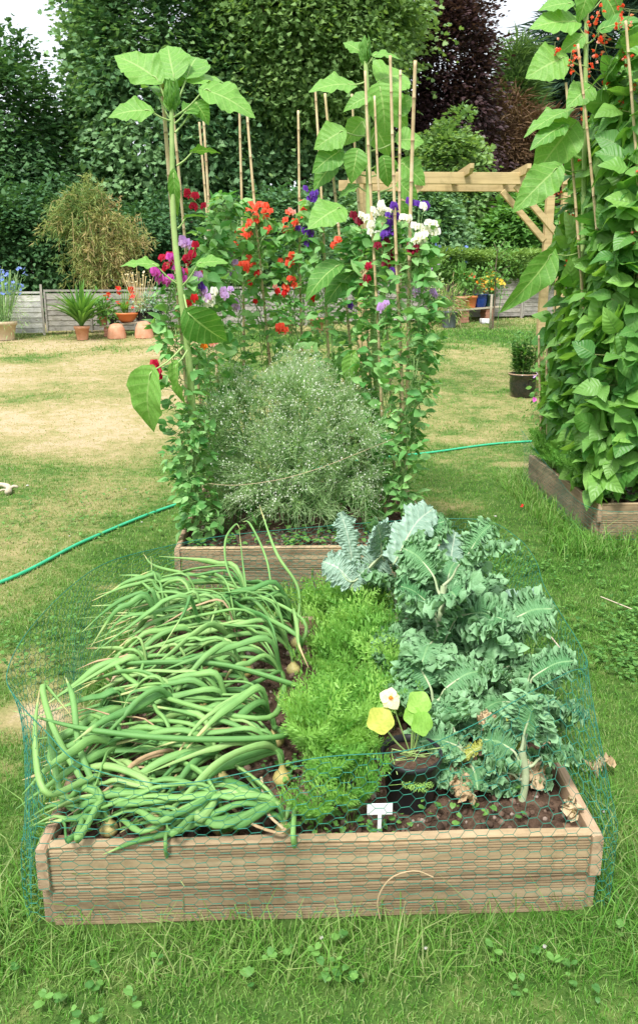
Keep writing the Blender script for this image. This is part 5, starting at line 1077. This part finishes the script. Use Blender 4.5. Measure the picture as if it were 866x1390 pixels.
# sweet peas ---------------------------------------------------------
def vine(label, path, rad, n_, group, ls=(.045, .095), tint=(0, 1), strands=4, z0=0, name='sweet_pea_plant', cat='sweet pea'):
    """path: list of world points up the cane"""
    C_ = spline(path, 60); e = empty(name, C_[0], label, cat, group); g = Geo(); st = Geo()
    n_ = int(n_*.88); t = uni(0, 1, n_)**.95; i = (t*59).astype(int); a = uni(0, 6.28, n_); r = rad*np.sqrt(uni(.1, 1, n_))*np.interp(t, np.linspace(0, 1, len(rad)) if np.ndim(rad) else [0, 1], rad if np.ndim(rad) else [1, 1]) if np.ndim(rad) == 0 else np.sqrt(uni(.08, 1, n_))*np.interp(t, np.linspace(0, 1, len(rad)), rad)
    out = np.stack([np.cos(a), np.sin(a), np.zeros(n_)], -1); P = C_[i]+out*r[:, None]+rnd(n_, .02)
    k_ = np.ones(n_, bool)                                   # the stems climb behind the canes and leave them showing
    for A0, B0 in CLINES:
        ab = B0-A0; f = np.clip(((P-A0)@ab)/(ab@ab), 0, 1); q_ = A0+f[:, None]*ab; dx = (P-q_)[:, 0]; dy = (P-q_)[:, 1]
        k_ &= ~((np.abs(dx) < .030) & (dy < .0) & (dy > -.22) & (P[:, 2] > .95) & (uni(0, 1, n_) < .8))
    P = P[k_]; i = i[k_]; a = a[k_]; r = r[k_]; out = out[k_]; t = t[k_]; n_ = len(P)
    for s in (-1, 1):
        side = np.stack([-np.sin(a), np.cos(a), np.zeros(n_)], -1)*s; d = norm(side*.8+out*.7+np.stack([np.zeros(n_)]*2+[uni(-.5, .7, n_)], -1)+rnd(n_, .25)); nm = norm(out*.6+[0, 0, .8]+rnd(n_, .35)); X, Y, Z = frame(d, nm); h = rng.permutation(n_)[:n_//2] if s > 0 else np.arange(n_); sz = uni(*ls, n_)
        for k, T in enumerate((OVAL, OVAL2)):
            hh = h[h % 2 == k]; g.inst(T, P[hh], X[hh], Y[hh], Z[hh], sz[hh], uni(*tint, len(hh)))
    segs(st, C_[i]+out*r[:, None]*.2+rnd(n_, .02)-[0, 0, .03], P, .0016, uni(0, 1, n_))
    for k in range(strands):
        ph = uni(0, 6.28); rr = uni(.015, .05); q = C_+rr*np.stack([np.cos(ph+np.linspace(0, 9, 60)), np.sin(ph+np.linspace(0, 9, 60)), np.zeros(60)], -1)*np.linspace(.4, 1.4, 60)[:, None]+.008*rnd(60); tube(st, q, .0026, 5, uni(0, 1))
    g.build('foliage', M['pea'], e, smooth=True); st.build('stems', M['peastem'], e)
    return e, C_
VIN = {}
def vpx(key, label, pts, Y0, Y1, rad, n_, **k):
    n = len(pts); P = [D(px, py, Y0+(Y1-Y0)*i/(n-1)) for i, (px, py) in enumerate(pts)]; P[0][2] = max(P[0][2], .2) if P[0][2] < .35 else P[0][2]
    VIN[key] = vine(label, P, rad, n_, 'sweet pea plants climbing the canes', **k)
vpx('L1', 'leafy sweet pea climbing the front left corner cane', [(270, 715), (262, 640), (250, 520), (240, 440), (238, 370)], 4.12, 4.2, [.09, .10, .13, .11, .05], 400, ls=(.045, .085))
vpx('L2', 'bushy low growth round the foot of the left sunflower', [(275, 712), (262, 660), (255, 600), (262, 560)], 4.05, 4.1, [.09, .11, .10, .05], 170, ls=(.035, .06))
vpx('L3', 'sweet pea with lilac and white blooms right of the left sunflower', [(285, 660), (282, 560), (280, 450), (285, 380), (290, 310)], 4.5, 4.5, [.08, .11, .15, .12, .06], 400)
vpx('M1', 'sweet pea with scarlet blooms on the cane left of the big scarlet head', [(322, 620), (325, 500), (325, 420), (325, 350), (320, 300)], 5.1, 5.15, [.08, .15, .16, .12, .06], 290)
vpx('M2', 'sweet pea carrying the big scarlet head', [(355, 600), (358, 480), (355, 400), (350, 330), (350, 295)], 5.1, 5.1, [.08, .15, .16, .11, .05], 260)
vpx('M3', 'sweet pea with small red blooms in the centre gap', [(395, 600), (400, 490), (400, 420), (395, 350), (392, 300)], 5.1, 5.15, [.08, .16, .15, .10, .05], 250)
vpx('M4', 'sweet pea on the cane left of the second sunflower', [(440, 600), (445, 470), (440, 380), (430, 320), (425, 280)], 5.0, 5.0, [.1, .16, .14, .09, .05], 240)
vpx('R1', 'dense sweet pea in front of the second sunflower stem', [(490, 660), (492, 540), (490, 430), (490, 350), (495, 310)], 4.75, 4.7, [.1, .15, .17, .14, .08], 460)
vpx('R2', 'dense sweet pea with maroon and purple blooms between the right canes', [(525, 680), (525, 560), (520, 450), (525, 360), (528, 300)], 4.5, 4.5, [.09, .14, .15, .13, .07], 460)
vpx('R3', 'sweet pea with white blooms on the rightmost cane', [(547, 690), (552, 590), (558, 480), (562, 390), (568, 320)], 4.3, 4.25, [.07, .12, .14, .13, .06], 470, ls=(.045, .085))
vpx('R4', 'sweet pea side shoots reaching towards the lawn at the right', [(560, 600), (568, 520), (575, 450), (578, 400)], 4.35, 4.3, [.04, .08, .10, .05], 110, ls=(.05, .09))
vpx('L4', 'fine sweet pea growth above the left side blooms', [(300, 420), (296, 350), (300, 300), (310, 270)], 4.7, 4.7, [.12, .13, .10, .05], 180)
vpx('C1', 'sweet pea growing low behind the frothy white flowers at the left', [(300, 640), (305, 560), (300, 500)], 4.95, 4.95, [.14, .2, .16], 220)
vpx('C2', 'sweet pea growing low behind the frothy white flowers at the right', [(460, 640), (462, 560), (465, 480)], 4.95, 4.95, [.14, .2, .18], 220)
# blooms: wide standard petal, two wings
STD = leaf_tpl(6, 1.25, .25, .12, 'heart', 5, ripple=.05, rf=1, seed=8)
def pea_head(px, py, Y, colr, n_, sc, key, s=.034):
    e, C_ = VIN[key]; c = D(px, py, Y); root = C_[np.argmin(np.linalg.norm(C_-(c-[0, 0, .10]), axis=1))]
    n_ += 1+(n_ > 2); pc = c+rnd(n_, sc*.72)*[1, .7, 1.1]
    st = Geo(); P = spline([root, (root+c)/2+[0, 0, .01], c-[0, 0, .015]], 8); tube(st, P, .0016, 5); segs(st, np.repeat(P[-1:], n_, 0), pc, .0012); so = st.build('flower_stalk', M['peastem'], e)
    for p in pc:
        g = Geo(); f = norm(np.array([uni(-.7, .7), -1, uni(-.2, .35)])); X, Y_, Z = frame(f[None], (0, 0, 1)); q = s*uni(.85, 1.15)
        up = norm(Z[0]+f*-.25)
        for sg in (-1, 1):
            d = norm(up+X[0]*.5*sg); x_, y_, z_ = frame(d[None], f+X[0]*sg*.25); g.inst(STD, (p)[None], x_, y_, z_, q*1.0, uni(0, .6))
            d = norm(f*.8+X[0]*.35*sg-Z[0]*.35); x_, y_, z_ = frame(d[None], X[0]*sg+Z[0]*.4); g.inst(OVAL2, p[None], x_, y_, z_, q*.75, uni(.5, 1))
        d = norm(-Z[0]*.8+f*.5); x_, y_, z_ = frame(d[None], f); g.inst(OVAL2, p[None], x_, y_, z_, q*.6, .8)
        g.build('bloom', M[colr+'_petal'], so)
HD = [(262, 266, 4.5, 'crimson', 2, .03, 'L3'), (270, 278, 4.5, 'crimson', 2, .03, 'L3'), (228, 355, 4.15, 'crimson', 4, .04, 'L1'), (258, 352, 4.15, 'crimson', 3, .04, 'L1'), (254, 372, 4.2, 'crimson', 3, .04, 'L1'), (253, 342, 4.25, 'lilac', 3, .035, 'L1'), (244, 366, 4.12, 'magenta', 3, .035, 'L1'), (212, 376, 4.1, 'magenta', 2, .02, 'L1'), (226, 380, 4.1, 'magenta', 2, .03, 'L1'),
 (274, 396, 4.2, 'lilac', 4, .035, 'L3'), (270, 392, 4.2, 'purple', 1, .02, 'L3'), (290, 405, 4.2, 'white', 3, .03, 'L3'), (307, 403, 4.25, 'lilac', 2, .03, 'L3'), (260, 412, 4.1, 'red', 2, .025, 'L1'), (211, 498, 4.0, 'crimson', 1, .01, 'L1'), (213, 505, 4.0, 'crimson', 2, .02, 'L1'), (216, 514, 4.0, 'crimson', 1, .01, 'L1'), (290, 472, 4.1, 'pink', 2, .02, 'L1'), (277, 469, 4.1, 'orange', 1, .01, 'L1'),
 (298, 304, 4.7, 'white', 3, .03, 'L4'), (294, 328, 4.7, 'white', 3, .03, 'L4'), (304, 341, 4.7, 'lilac', 3, .03, 'L4'), (303, 376, 4.7, 'white', 3, .035, 'L4'), (315, 371, 4.7, 'lilac', 3, .03, 'L4'), (313, 335, 4.8, 'scarlet', 2, .025, 'L4'), (318, 418, 4.7, 'lilac', 2, .03, 'L4'), (322, 372, 4.9, 'scarlet', 1, .02, 'M1'),
 (345, 290, 5.05, 'scarlet', 5, .06, 'M2'), (361, 294, 5.05, 'scarlet', 5, .055, 'M2'), (328, 318, 5.05, 'scarlet', 4, .05, 'M1'), (333, 330, 5.05, 'scarlet', 2, .04, 'M1'), (338, 362, 5.0, 'scarlet', 4, .045, 'M2'), (339, 383, 5.0, 'red', 1, .01, 'M1'), (348, 372, 5.0, 'red', 1, .01, 'M2'), (390, 300, 5.1, 'scarlet', 2, .035, 'M3'), (397, 292, 5.1, 'pink', 1, .01, 'M3'), (414, 288, 5.1, 'scarlet', 4, .045, 'M3'), (391, 352, 5.05, 'scarlet', 3, .035, 'M3'), (400, 384, 5.05, 'scarlet', 3, .04, 'M3'), (377, 398, 5.05, 'red', 1, .01, 'M3'), (382, 452, 4.9, 'scarlet', 3, .03, 'M3'), (346, 411, 5.0, 'red', 1, .01, 'M2'), (424, 408, 5., 'red', 1, .01, 'M4'), (386, 398, 5.05, 'red', 1, .01, 'M3'), (456, 330, 4.8, 'scarlet', 2, .025, 'M4'), (373, 390, 5.05, 'pink', 1, .01, 'M3'),
 (424, 270, 4.95, 'purple', 4, .04, 'M4'), (418, 324, 4.95, 'purple', 3, .035, 'M4'), (405, 311, 5.0, 'purple', 1, .01, 'M3'), (515, 282, 4.4, 'white', 5, .035, 'R2'), (531, 286, 4.35, 'purple', 4, .04, 'R2'), (568, 280, 4.35, 'purple', 4, .035, 'R3'), (500, 310, 4.5, 'white', 5, .045, 'R1'), (486, 299, 4.55, 'maroon', 2, .025, 'R1'), (490, 293, 4.5, 'white', 1, .01, 'R1'), (526, 312, 4.4, 'purple', 4, .035, 'R2'), (547, 300, 4.3, 'white', 2, .02, 'R3'), (569, 308, 4.2, 'white', 3, .045, 'R3'), (575, 320, 4.2, 'white', 2, .03, 'R3'), (588, 310, 4.25, 'white', 3, .03, 'R3'), (565, 330, 4.2, 'white', 2, .025, 'R3'), (529, 346, 4.4, 'maroon', 3, .035, 'R2'), (563, 344, 4.2, 'maroon', 3, .03, 'R3'), (497, 371, 4.5, 'crimson', 2, .025, 'R1'), (524, 358, 4.4, 'maroon', 1, .01, 'R2'), (531, 370, 4.4, 'purple', 1, .01, 'R2'), (519, 419, 4.3, 'lilac', 2, .02, 'R2'), (584, 401, 4.25, 'lilac', 2, .035, 'R3'), (475, 416, 4.6, 'purple', 1, .01, 'R1'), (456, 300, 4.8, 'white', 1, .01, 'M4'), (470, 333, 4.8, 'white', 2, .03, 'R1')]
for a in HD: pea_head(a[0], a[1], a[2], a[3], a[4], a[5], a[6], s=.035 if a[4] > 1 else .028)

# gypsophila -----------------------------------------------------------
def gyp():
    c = D(398, 600, 4.45); base = np.array([D(400, 690, 4.5)[0], 4.5, .21]); e = empty('gypsophila_plant', base, 'wide frothy mass of tiny white flowers filling the middle bed', 'gypsophila')
    x0, x1 = D(272, 560, 4.4)[0], D(522, 560, 4.4)[0]; rx = (x1-x0)/2; cx = (x0+x1)/2; zt = D(400, 482, 4.4)[2]
    g = Geo(); fl = Geo(); lf = Geo()
    def dome(n_, f0, f1):
        d = norm(rnd(n_)*[1, 1, 1]); d[:, 2] = np.abs(d[:, 2])*1.0-.12; d = norm(d); f = uni(f0, f1, n_)[:, None]; lump = (1+.10*np.sin(d[:, 0]*7+1)+.07*np.sin(d[:, 2]*9+d[:, 1]*4))[:, None]
        q = (np.abs(d)**5).sum(1, keepdims=True)**(-1/5); return np.array([cx, 4.5, .40])+d*q*f*lump*np.array([rx, .50, zt-.40])*.93
    n0 = 90; r0 = dome(n0, .25, .6); A = np.stack([np.clip(cx+(r0[:, 0]-cx)*.9, -.5, .6), np.clip(r0[:, 1], 4.1, 5.1)*.5+4.5*.5, np.full(n0, .2)], -1)
    n1 = 800; i1 = uni(0, n0, n1).astype(int); k = r0[i1]; p1 = k+norm(k-[cx, 4.5, .25]+rnd(n1, .12))*uni(.05, .2, n1)[:, None]
    segs(g, A, r0, .0028, .2, r2=.002); segs(g, k, p1, .0017, uni(0, .6, n1))
    n2 = 5200; T_ = np.concatenate([dome(3900, .8, 1.02), dome(1300, .45, .8)]); 
    # each twig grows from the nearest fork
    src = p1[np.array([np.argmin(((p1-t)**2).sum(1)) for t in T_])]; md = (src+T_)/2+rnd(n2, .018); segs(g, src, md, .0011, uni(0, 1, n2)); segs(g, md, T_, .0009, uni(.3, 1, n2))
    n3 = 13000; i = uni(0, n2, n3).astype(int); d = norm(norm(T_[i]-[cx, 4.5, .35])+rnd(n3, .6)); S_ = md[i]+(T_[i]-md[i])*uni(.2, 1, n3)[:, None]; E_ = S_+d*uni(.015, .05, n3)[:, None]; segs(g, S_, E_, .0007, uni(.3, 1, n3))
    hp = E_[E_[:, 2] > .45+.1*np.sin(E_[:, 0]*9)]; pale = vnoise(hp[:, 0]*1., hp[:, 2], 7, 77); hp = hp[uni(0, 1, len(hp)) < .5+.6*pale]
    X, Y, Z = frame(rnd(len(hp)), rnd(len(hp))); fl.inst(FL5, hp, X, Y, Z, uni(.005, .011, len(hp)), uni(0, 1, len(hp))); fl.inst(FL5, hp, Z, X, Y, uni(.004, .008, len(hp)), uni(0, 1, len(hp)))
    n4 = 9000; i = uni(0, n2, n4).astype(int); f = uni(0, 1, n4)[:, None]; P = src[i]*(1-f)+T_[i]*f; kk_ = P[:, 2] > .36+.06*np.sin(P[:, 0]*17); P = P[kk_]; i = i[kk_]; n4 = len(P); d = norm(rnd(n4)*.7+[0, 0, .5]+norm(T_[i]-src[i])); X, Y, Z = frame(d, rnd(n4)); lf.inst(NEEDLE, P, X*1.3, Y, Z, uni(.02, .05, n4), uni(0, 1, n4))
    g.build('stems', M['gyp'], e); lf.build('foliage', M['gyp'], e, smooth=False); o = fl.build('flowers', M['gypflower'], e, smooth=False); o['kind'] = 'stuff'
gyp()
# dark low growth beneath, and a few loose green onion leaves in bed 2
for k, (px, Yv) in enumerate(((300, 4.25), (350, 4.3), (400, 4.35), (450, 4.3), (500, 4.25), (330, 4.7), (420, 4.7), (480, 4.7))):
    b = D(px, 600, Yv); b[2] = .2; e = empty('low_weed', b, 'low tangle of fine dark stems beneath the frothy flowers', 'plant', 'low growth under the frothy flowers'); g = Geo()
    stems_up(g, b, 40, .30, .14, .0013); n_ = 70; P = b+rnd(n_, .09)*[1, 1, .5]+[0, 0, .16]; X, Y, Z = frame(rnd(n_)+[0, 0, .4], rnd(n_)); g.inst(NEEDLE, P, X*1.4, Y, Z, uni(.04, .09, n_), uni(0, .3, n_)); g.build('foliage', M['shrub'], e, smooth=False)
# jute string along the front of the canes
P = spline([D(268, 655, 4.1), D(330, 658, 4.0), D(420, 640, 3.98), D(548, 590, 4.3)], 40); g = Geo(); tube(g, P, .0016, 5); o = g.build('string', M['string'], origin=P[0]); tag(o, 'thin jute string tied across the frothy flowers between corner canes', 'string')
g = Geo(); k = soilpt
for cx, cy, r, n_ in ((-.5, 4.0, .04, 30), (.0, 4.0, .05, 24), (.15, 4.02, .1, 30), (.5, 4.0, .08, 30), (-.3, 4.05, .05, 14), (-.1, 4.15, .2, 40), (.3, 4.1, .2, 40)):
    x = rng.normal(cx, r, n_); y = np.clip(rng.normal(cy, r*.5, n_), 3.96, 9); a = uni(0, 6.28, n_); X, Y, Z = frame(np.stack([np.cos(a), np.sin(a), uni(0, .6, n_)], -1), (0, 0, 1)); g.inst(CLOV, np.stack([x, y, soil_z(x, y, B2)+uni(.01, .05, n_)], -1), X, Y, Z, uni(.02, .04, n_), uni(.2, 1, n_))
o = g.build('weeds', M['shrub'], smooth=False); tag(o, 'small weed seedlings on the soil of the middle bed', 'weeds', kind='stuff')

# ================================================================== BED 3: runner beans
def bean(label, path, rad, n_, ls=(.09, .185), face=(-.5, -.8), tint=(0, 1)):
    C_ = spline(path, 50); e = empty('runner_bean', C_[0], label, 'runner bean', 'runner bean plants on canes'); g = Geo(); st = Geo(); face = norm(np.array([*face, 0.]))
    t = uni(0, 1, n_); i = (t*49).astype(int); a = uni(0, 6.28, n_); r = np.sqrt(uni(.15, 1, n_))*np.interp(t, np.linspace(0, 1, len(rad)), rad); out = np.stack([np.cos(a), np.sin(a), 0*a], -1); out = norm(out+face*.8); P = C_[i]+out*r[:, None]+rnd(n_, .02); P[:, 2] = np.maximum(P[:, 2], .3)
    side = np.cross(out, [0, 0, 1.]); T_ = tint[0]+(tint[1]-tint[0])*uni(0, 1, n_)
    tri = [(0, 0)] + [(-1, 0), (1, 0)]
    for s in (-1, 0, 1):
        d = norm(out*(.75 if s == 0 else .25)+side*s*.9+np.stack([0*a, 0*a, uni(-1.15, .5, n_)], -1)+rnd(n_, .42)); nm = norm(out*.75+[0, 0, .75]+rnd(n_, .38)); X, Y, Z = frame(d, nm); sz = uni(*ls, n_); b = P+d*.02
        for k in range(4):
            m_ = (np.arange(n_) % 4) == k; m_ &= (uni(0, 1, n_) < (1 if s == 0 else .8)); g.inst(HEART[k], b[m_], X[m_], Y[m_], Z[m_], sz[m_], np.clip(T_[m_]+uni(-.1, .1, m_.sum()), 0, 1))
    segs(st, C_[i]-[0, 0, .04], P, .0018, uni(0, 1, n_), sides=4)
    for k in range(3):
        ph = uni(0, 6.28); q = C_+.022*np.stack([np.cos(ph+np.linspace(0, 26, 50)), np.sin(ph+np.linspace(0, 26, 50)), 0*np.linspace(0, 1, 50)], -1); tube(st, q, .004, 5, uni(0, 1))
    g.build('foliage', M['bean'], e); st.build('stems', M['beanstem'], e); return e, C_
BN = []; ord_ = ['first', 'second', 'third', 'fourth', 'fifth', 'sixth', 'seventh']
for k, y in enumerate((4.80, 5.0, 5.2, 5.4, 5.6, 5.8, 6.0)):
    x = 2.09+.012*k; lean = .07; top = (3.35, 3.25, 3.1, 3.0, 2.9, 2.8, 2.6)[k]
    cane((x, y, .18), (x+lean+uni(-.03, .03), y+uni(-.03, .03), top), 'bamboo cane under the runner beans, %s from the front corner of the left row' % ord_[k], .009, 'bamboo canes in the bean bed')
    lo = .32 if k < 4 else .6; rad = [.12, .17, .18, .17, .17, .13] if k < 5 else [.04, .12, .16, .17, .15, .10]
    BN.append(bean('runner bean on the left row of canes, %s from the front corner' % ord_[k], [(x-.02, y, lo), (x, y, 1.0), (x+.03, y, 1.8), (x+lean*.9, y, top-.1)], rad, 185 if k < 5 else 150))
for k, x in enumerate((2.40, 2.64, 2.9)):
    y = 4.86; cane((x, y, .18), (x+.02, y+.1, 3.05), 'bamboo cane on the front row of the bean bed, %s from its left corner' % ord_[k+1], .010, 'bamboo canes in the bean bed')
    BN.append(bean('runner bean on the front row of canes, %s from the left corner' % ord_[k+1], [(x, y-.03, .36), (x, y, 1.0), (x+.01, y+.03, 2.0), (x+.02, y+.08, 3.05)], [.12, .16, .17, .17, .16, .14], 230, face=(-.1, -1)))
for k, (tx, ty, bx, by, Y) in enumerate(((767, 112, 783, 250, 5.3), (783, 60, 792, 160, 5.1), (849, 28, 868, 110, 4.75), (731, 455, 733, 560, 6.0), (742, 470, 742, 560, 5.9))):
    T_ = D(tx, ty, Y); L_ = D(bx, by, Y); f = (T_[2]-.2)/(T_[2]-L_[2]); q = T_+(L_-T_)*min(f, 1e3); 
    if k < 3: q = np.array([2.2+.1*k, Y, .2])
    cane(q, T_, ['bamboo cane tip poking from the beans beside the hanging sunflower leaf', 'bamboo cane running up beside the right sunflower stem', 'bamboo cane at the top right corner of the beans', 'bare bamboo cane at the far left corner of the bean bed', 'second bare bamboo cane at the far left corner of the bean bed'][k], .010, 'bamboo canes in the bean bed')
for k, x in enumerate((1.98, 2.04, 2.10)): cane((x, 6.02-.06*k, .2), (x+.06, 6.0-.06*k, 1.7), 'bare bamboo cane low at the back left of the beans', .0085, 'bare canes at the back of the bean bed')
def raceme(px, py, n_=8):
    c = None; bst = None
    for e, C_ in BN:
        pr = C_-O_; X = pr@r_; Yv = pr@u_; Zv = pr@f_; q = np.hypot(433+FPX*X/Zv-px, 650-FPX*Yv/Zv-py); i = int(np.argmin(q))
        if bst is None or q[i] < bst[0]: bst = (q[i], e, C_[i])
    e, root = bst[1], bst[2]; c = D(px, py, root[1]-.32); so = Geo(); up = norm(np.array([uni(-.4, .2), -.3, .9])); P = spline([root, (root+c)/2-[0, 0, .01], c, c+up*.09], 10); tube(so, P, .002, 5); s_ = so.build('flower_stalk', M['beanstem'], e)
    for i in range(n_):
        p = c+up*uni(-.01, .09)+rnd(1, .014)[0]; g = Geo(); d = norm(rnd(1)+[0, -.7, 0]); X, Y, Z = frame(d, (0, 0, 1))
        g.inst(STD, p[None], X, Y, Z, uni(.016, .024), uni(0, 1)); g.inst(STD, p[None], Z, Y, X, uni(.014, .02), uni(0, 1)); g.build('bloom', M['scarlet_petal' if uni() < .75 else 'pink_petal'], s_)
for px, py in ((798, 42), (806, 38), (756, 78), (778, 84), (841, 41), (850, 38), (837, 7), (846, 86), (853, 82), (820, 118), (828, 115), (794, 136), (790, 166), (810, 163), (815, 158), (762, 208), (834, 200), (790, 230), (796, 246), (864, 250), (822, 71), (808, 76), (760, 234), (776, 92), (825, 362), (769, 365), (845, 12), (783, 215), (775, 300), (802, 296), (835, 292), (757, 262), (858, 330), (790, 345), (748, 385), (815, 60), (800, 100), (860, 120), (842, 150), (812, 205)): raceme(px, py, int(uni(5, 9)))
for k, (x, y) in enumerate(((2.0, 5.95), (2.02, 5.8), (2.0, 5.62), (2.03, 5.45), (2.0, 5.3), (2.02, 5.1))): carrot(x, y, B3, 12, .30, 'feathery carrot top at the left edge of the bean bed', 'carrot tops in the bean bed', .7, (0, .5))
g = Geo()
for q in range(60): x, y = uni(2., 3., 2)[0], uni(4.72, 4.95); a = uni(0, 6.28, 3); X, Y, Z = frame(np.stack([np.cos(a), np.sin(a), uni(0, .6, 3)], -1), (0, 0, 1)); g.inst(CLOV, np.array([[x, y, .25]]*3), X, Y, Z, .05, uni(0, 1, 3))
o = g.build('weeds', M['shrub'], smooth=False); tag(o, 'small weeds on the soil under the beans', 'weeds', kind='stuff')

# ================================================================== hose, branch, litter
hp = [(-3.2, 2.5), (-2.3, 3.3), (-1.62, 3.98), (-1.30, 4.72), (-.87, 5.5), (-.25, 6.25), (.55, 6.95), (1.31, 7.24), (2.21, 7.67), (3.4, 7.9)]
P = spline([(x, y, float(gz(x, y))+.016) for x, y in hp], 120); g = Geo(); tube(g, P, .0105, 10); g2 = None
o = g.build('garden_hose', M['hose'], origin=P[0]); tag(o, 'bright green garden hose lying across the lawn behind the beds', 'hose')
q = W(150, 722, .02); 
b = G(10, 668); P = spline([b+[-.12, .14, .03], b+[-.03, .06, .04], b+[.02, -.0, .035], b+[.05, -.11, .03]], 16); g = Geo(); tube(g, P, np.linspace(.016, .026, 16), 9, cap=True); tube(g, spline([P[12], P[12]+[.03, .02, .02], P[12]+[.06, .03, .01]], 5), .012, 6, cap=True); tube(g, spline([P[13], P[13]+[-.04, -.02, .01], P[13]+[-.08, -.03, -.01]], 5), .008, 6, cap=True)
o = g.build('dead_branch', M['deadwood'], origin=P[0]); tag(o, 'short pale dead branch lying on the lawn at the left edge', 'branch')
LIT = [(38, 661, .02, 'beside the dead branch'), (171, 666, .012, 'on the left lawn'), (95, 730, .01, 'on the grass left of the middle bed'), (193, 711, .012, 'near the hose'), (436, 1278, .010, 'on the grass before the front board'), (738, 1290, .010, 'in the grass at the bottom right'), (672, 703, .016, 'on the grass right of the middle bed'), (818, 1106, .010, 'on the grass beside the right board'), (577, 1292, .009, 'in the grass at the bottom middle')]
for px, py, r, wh in LIT:
    r *= .6
    c = W(px, py, r*.6); g = Geo(); lathe(g, [(.001, -r*.4), (r*.8, -r*.2), (r, .1*r), (r*.6, r*.5), (.001, r*.6)], c+[0, 0, .012], 8, wob=.2, caps=False); o = g.build('pale_stone', M['stone'], smooth=False, origin=c); tag(o, 'small pale stone '+wh, 'stone', 'pale stones in the grass')
c = W(709, 687, .03); g = Geo(); bloom(g, c, 0, .02, k=4); o = g.build('fallen_petal', M['red_petal'], origin=c, smooth=False); tag(o, 'fallen red flower lying on the grass left of the bean bed', 'fallen flower')
for k, (pa_, pb_) in enumerate((((815, 810), (860, 828)), ((742, 858), (760, 880)))):
    P = spline([W(*pa_, .03), (W(*pa_, .04)+W(*pb_, .04))/2, W(*pb_, .03)], 6); g = Geo(); tube(g, P, .0035, 5); o = g.build('dry_twig', M['deadwood'], origin=P[0]); tag(o, ['thin dry stalk in the clover at the right edge', 'thin dry stalk on the grass right of the netting'][k], 'twig')
# withered creeping stem over the front board
P = spline([W(512, 1222, .04), W(510, 1200, .10), W(528, 1178, .16), W(560, 1170, .18), W(585, 1180, .16)], 16); P[:, 1] = 1.622; g = Geo(); tube(g, P, .0020, 5); o = g.build('dead_tendril', M['dry_leaf'], origin=P[0]); tag(o, 'pale dry curved stem caught in the wire on the front board', 'dry stem')
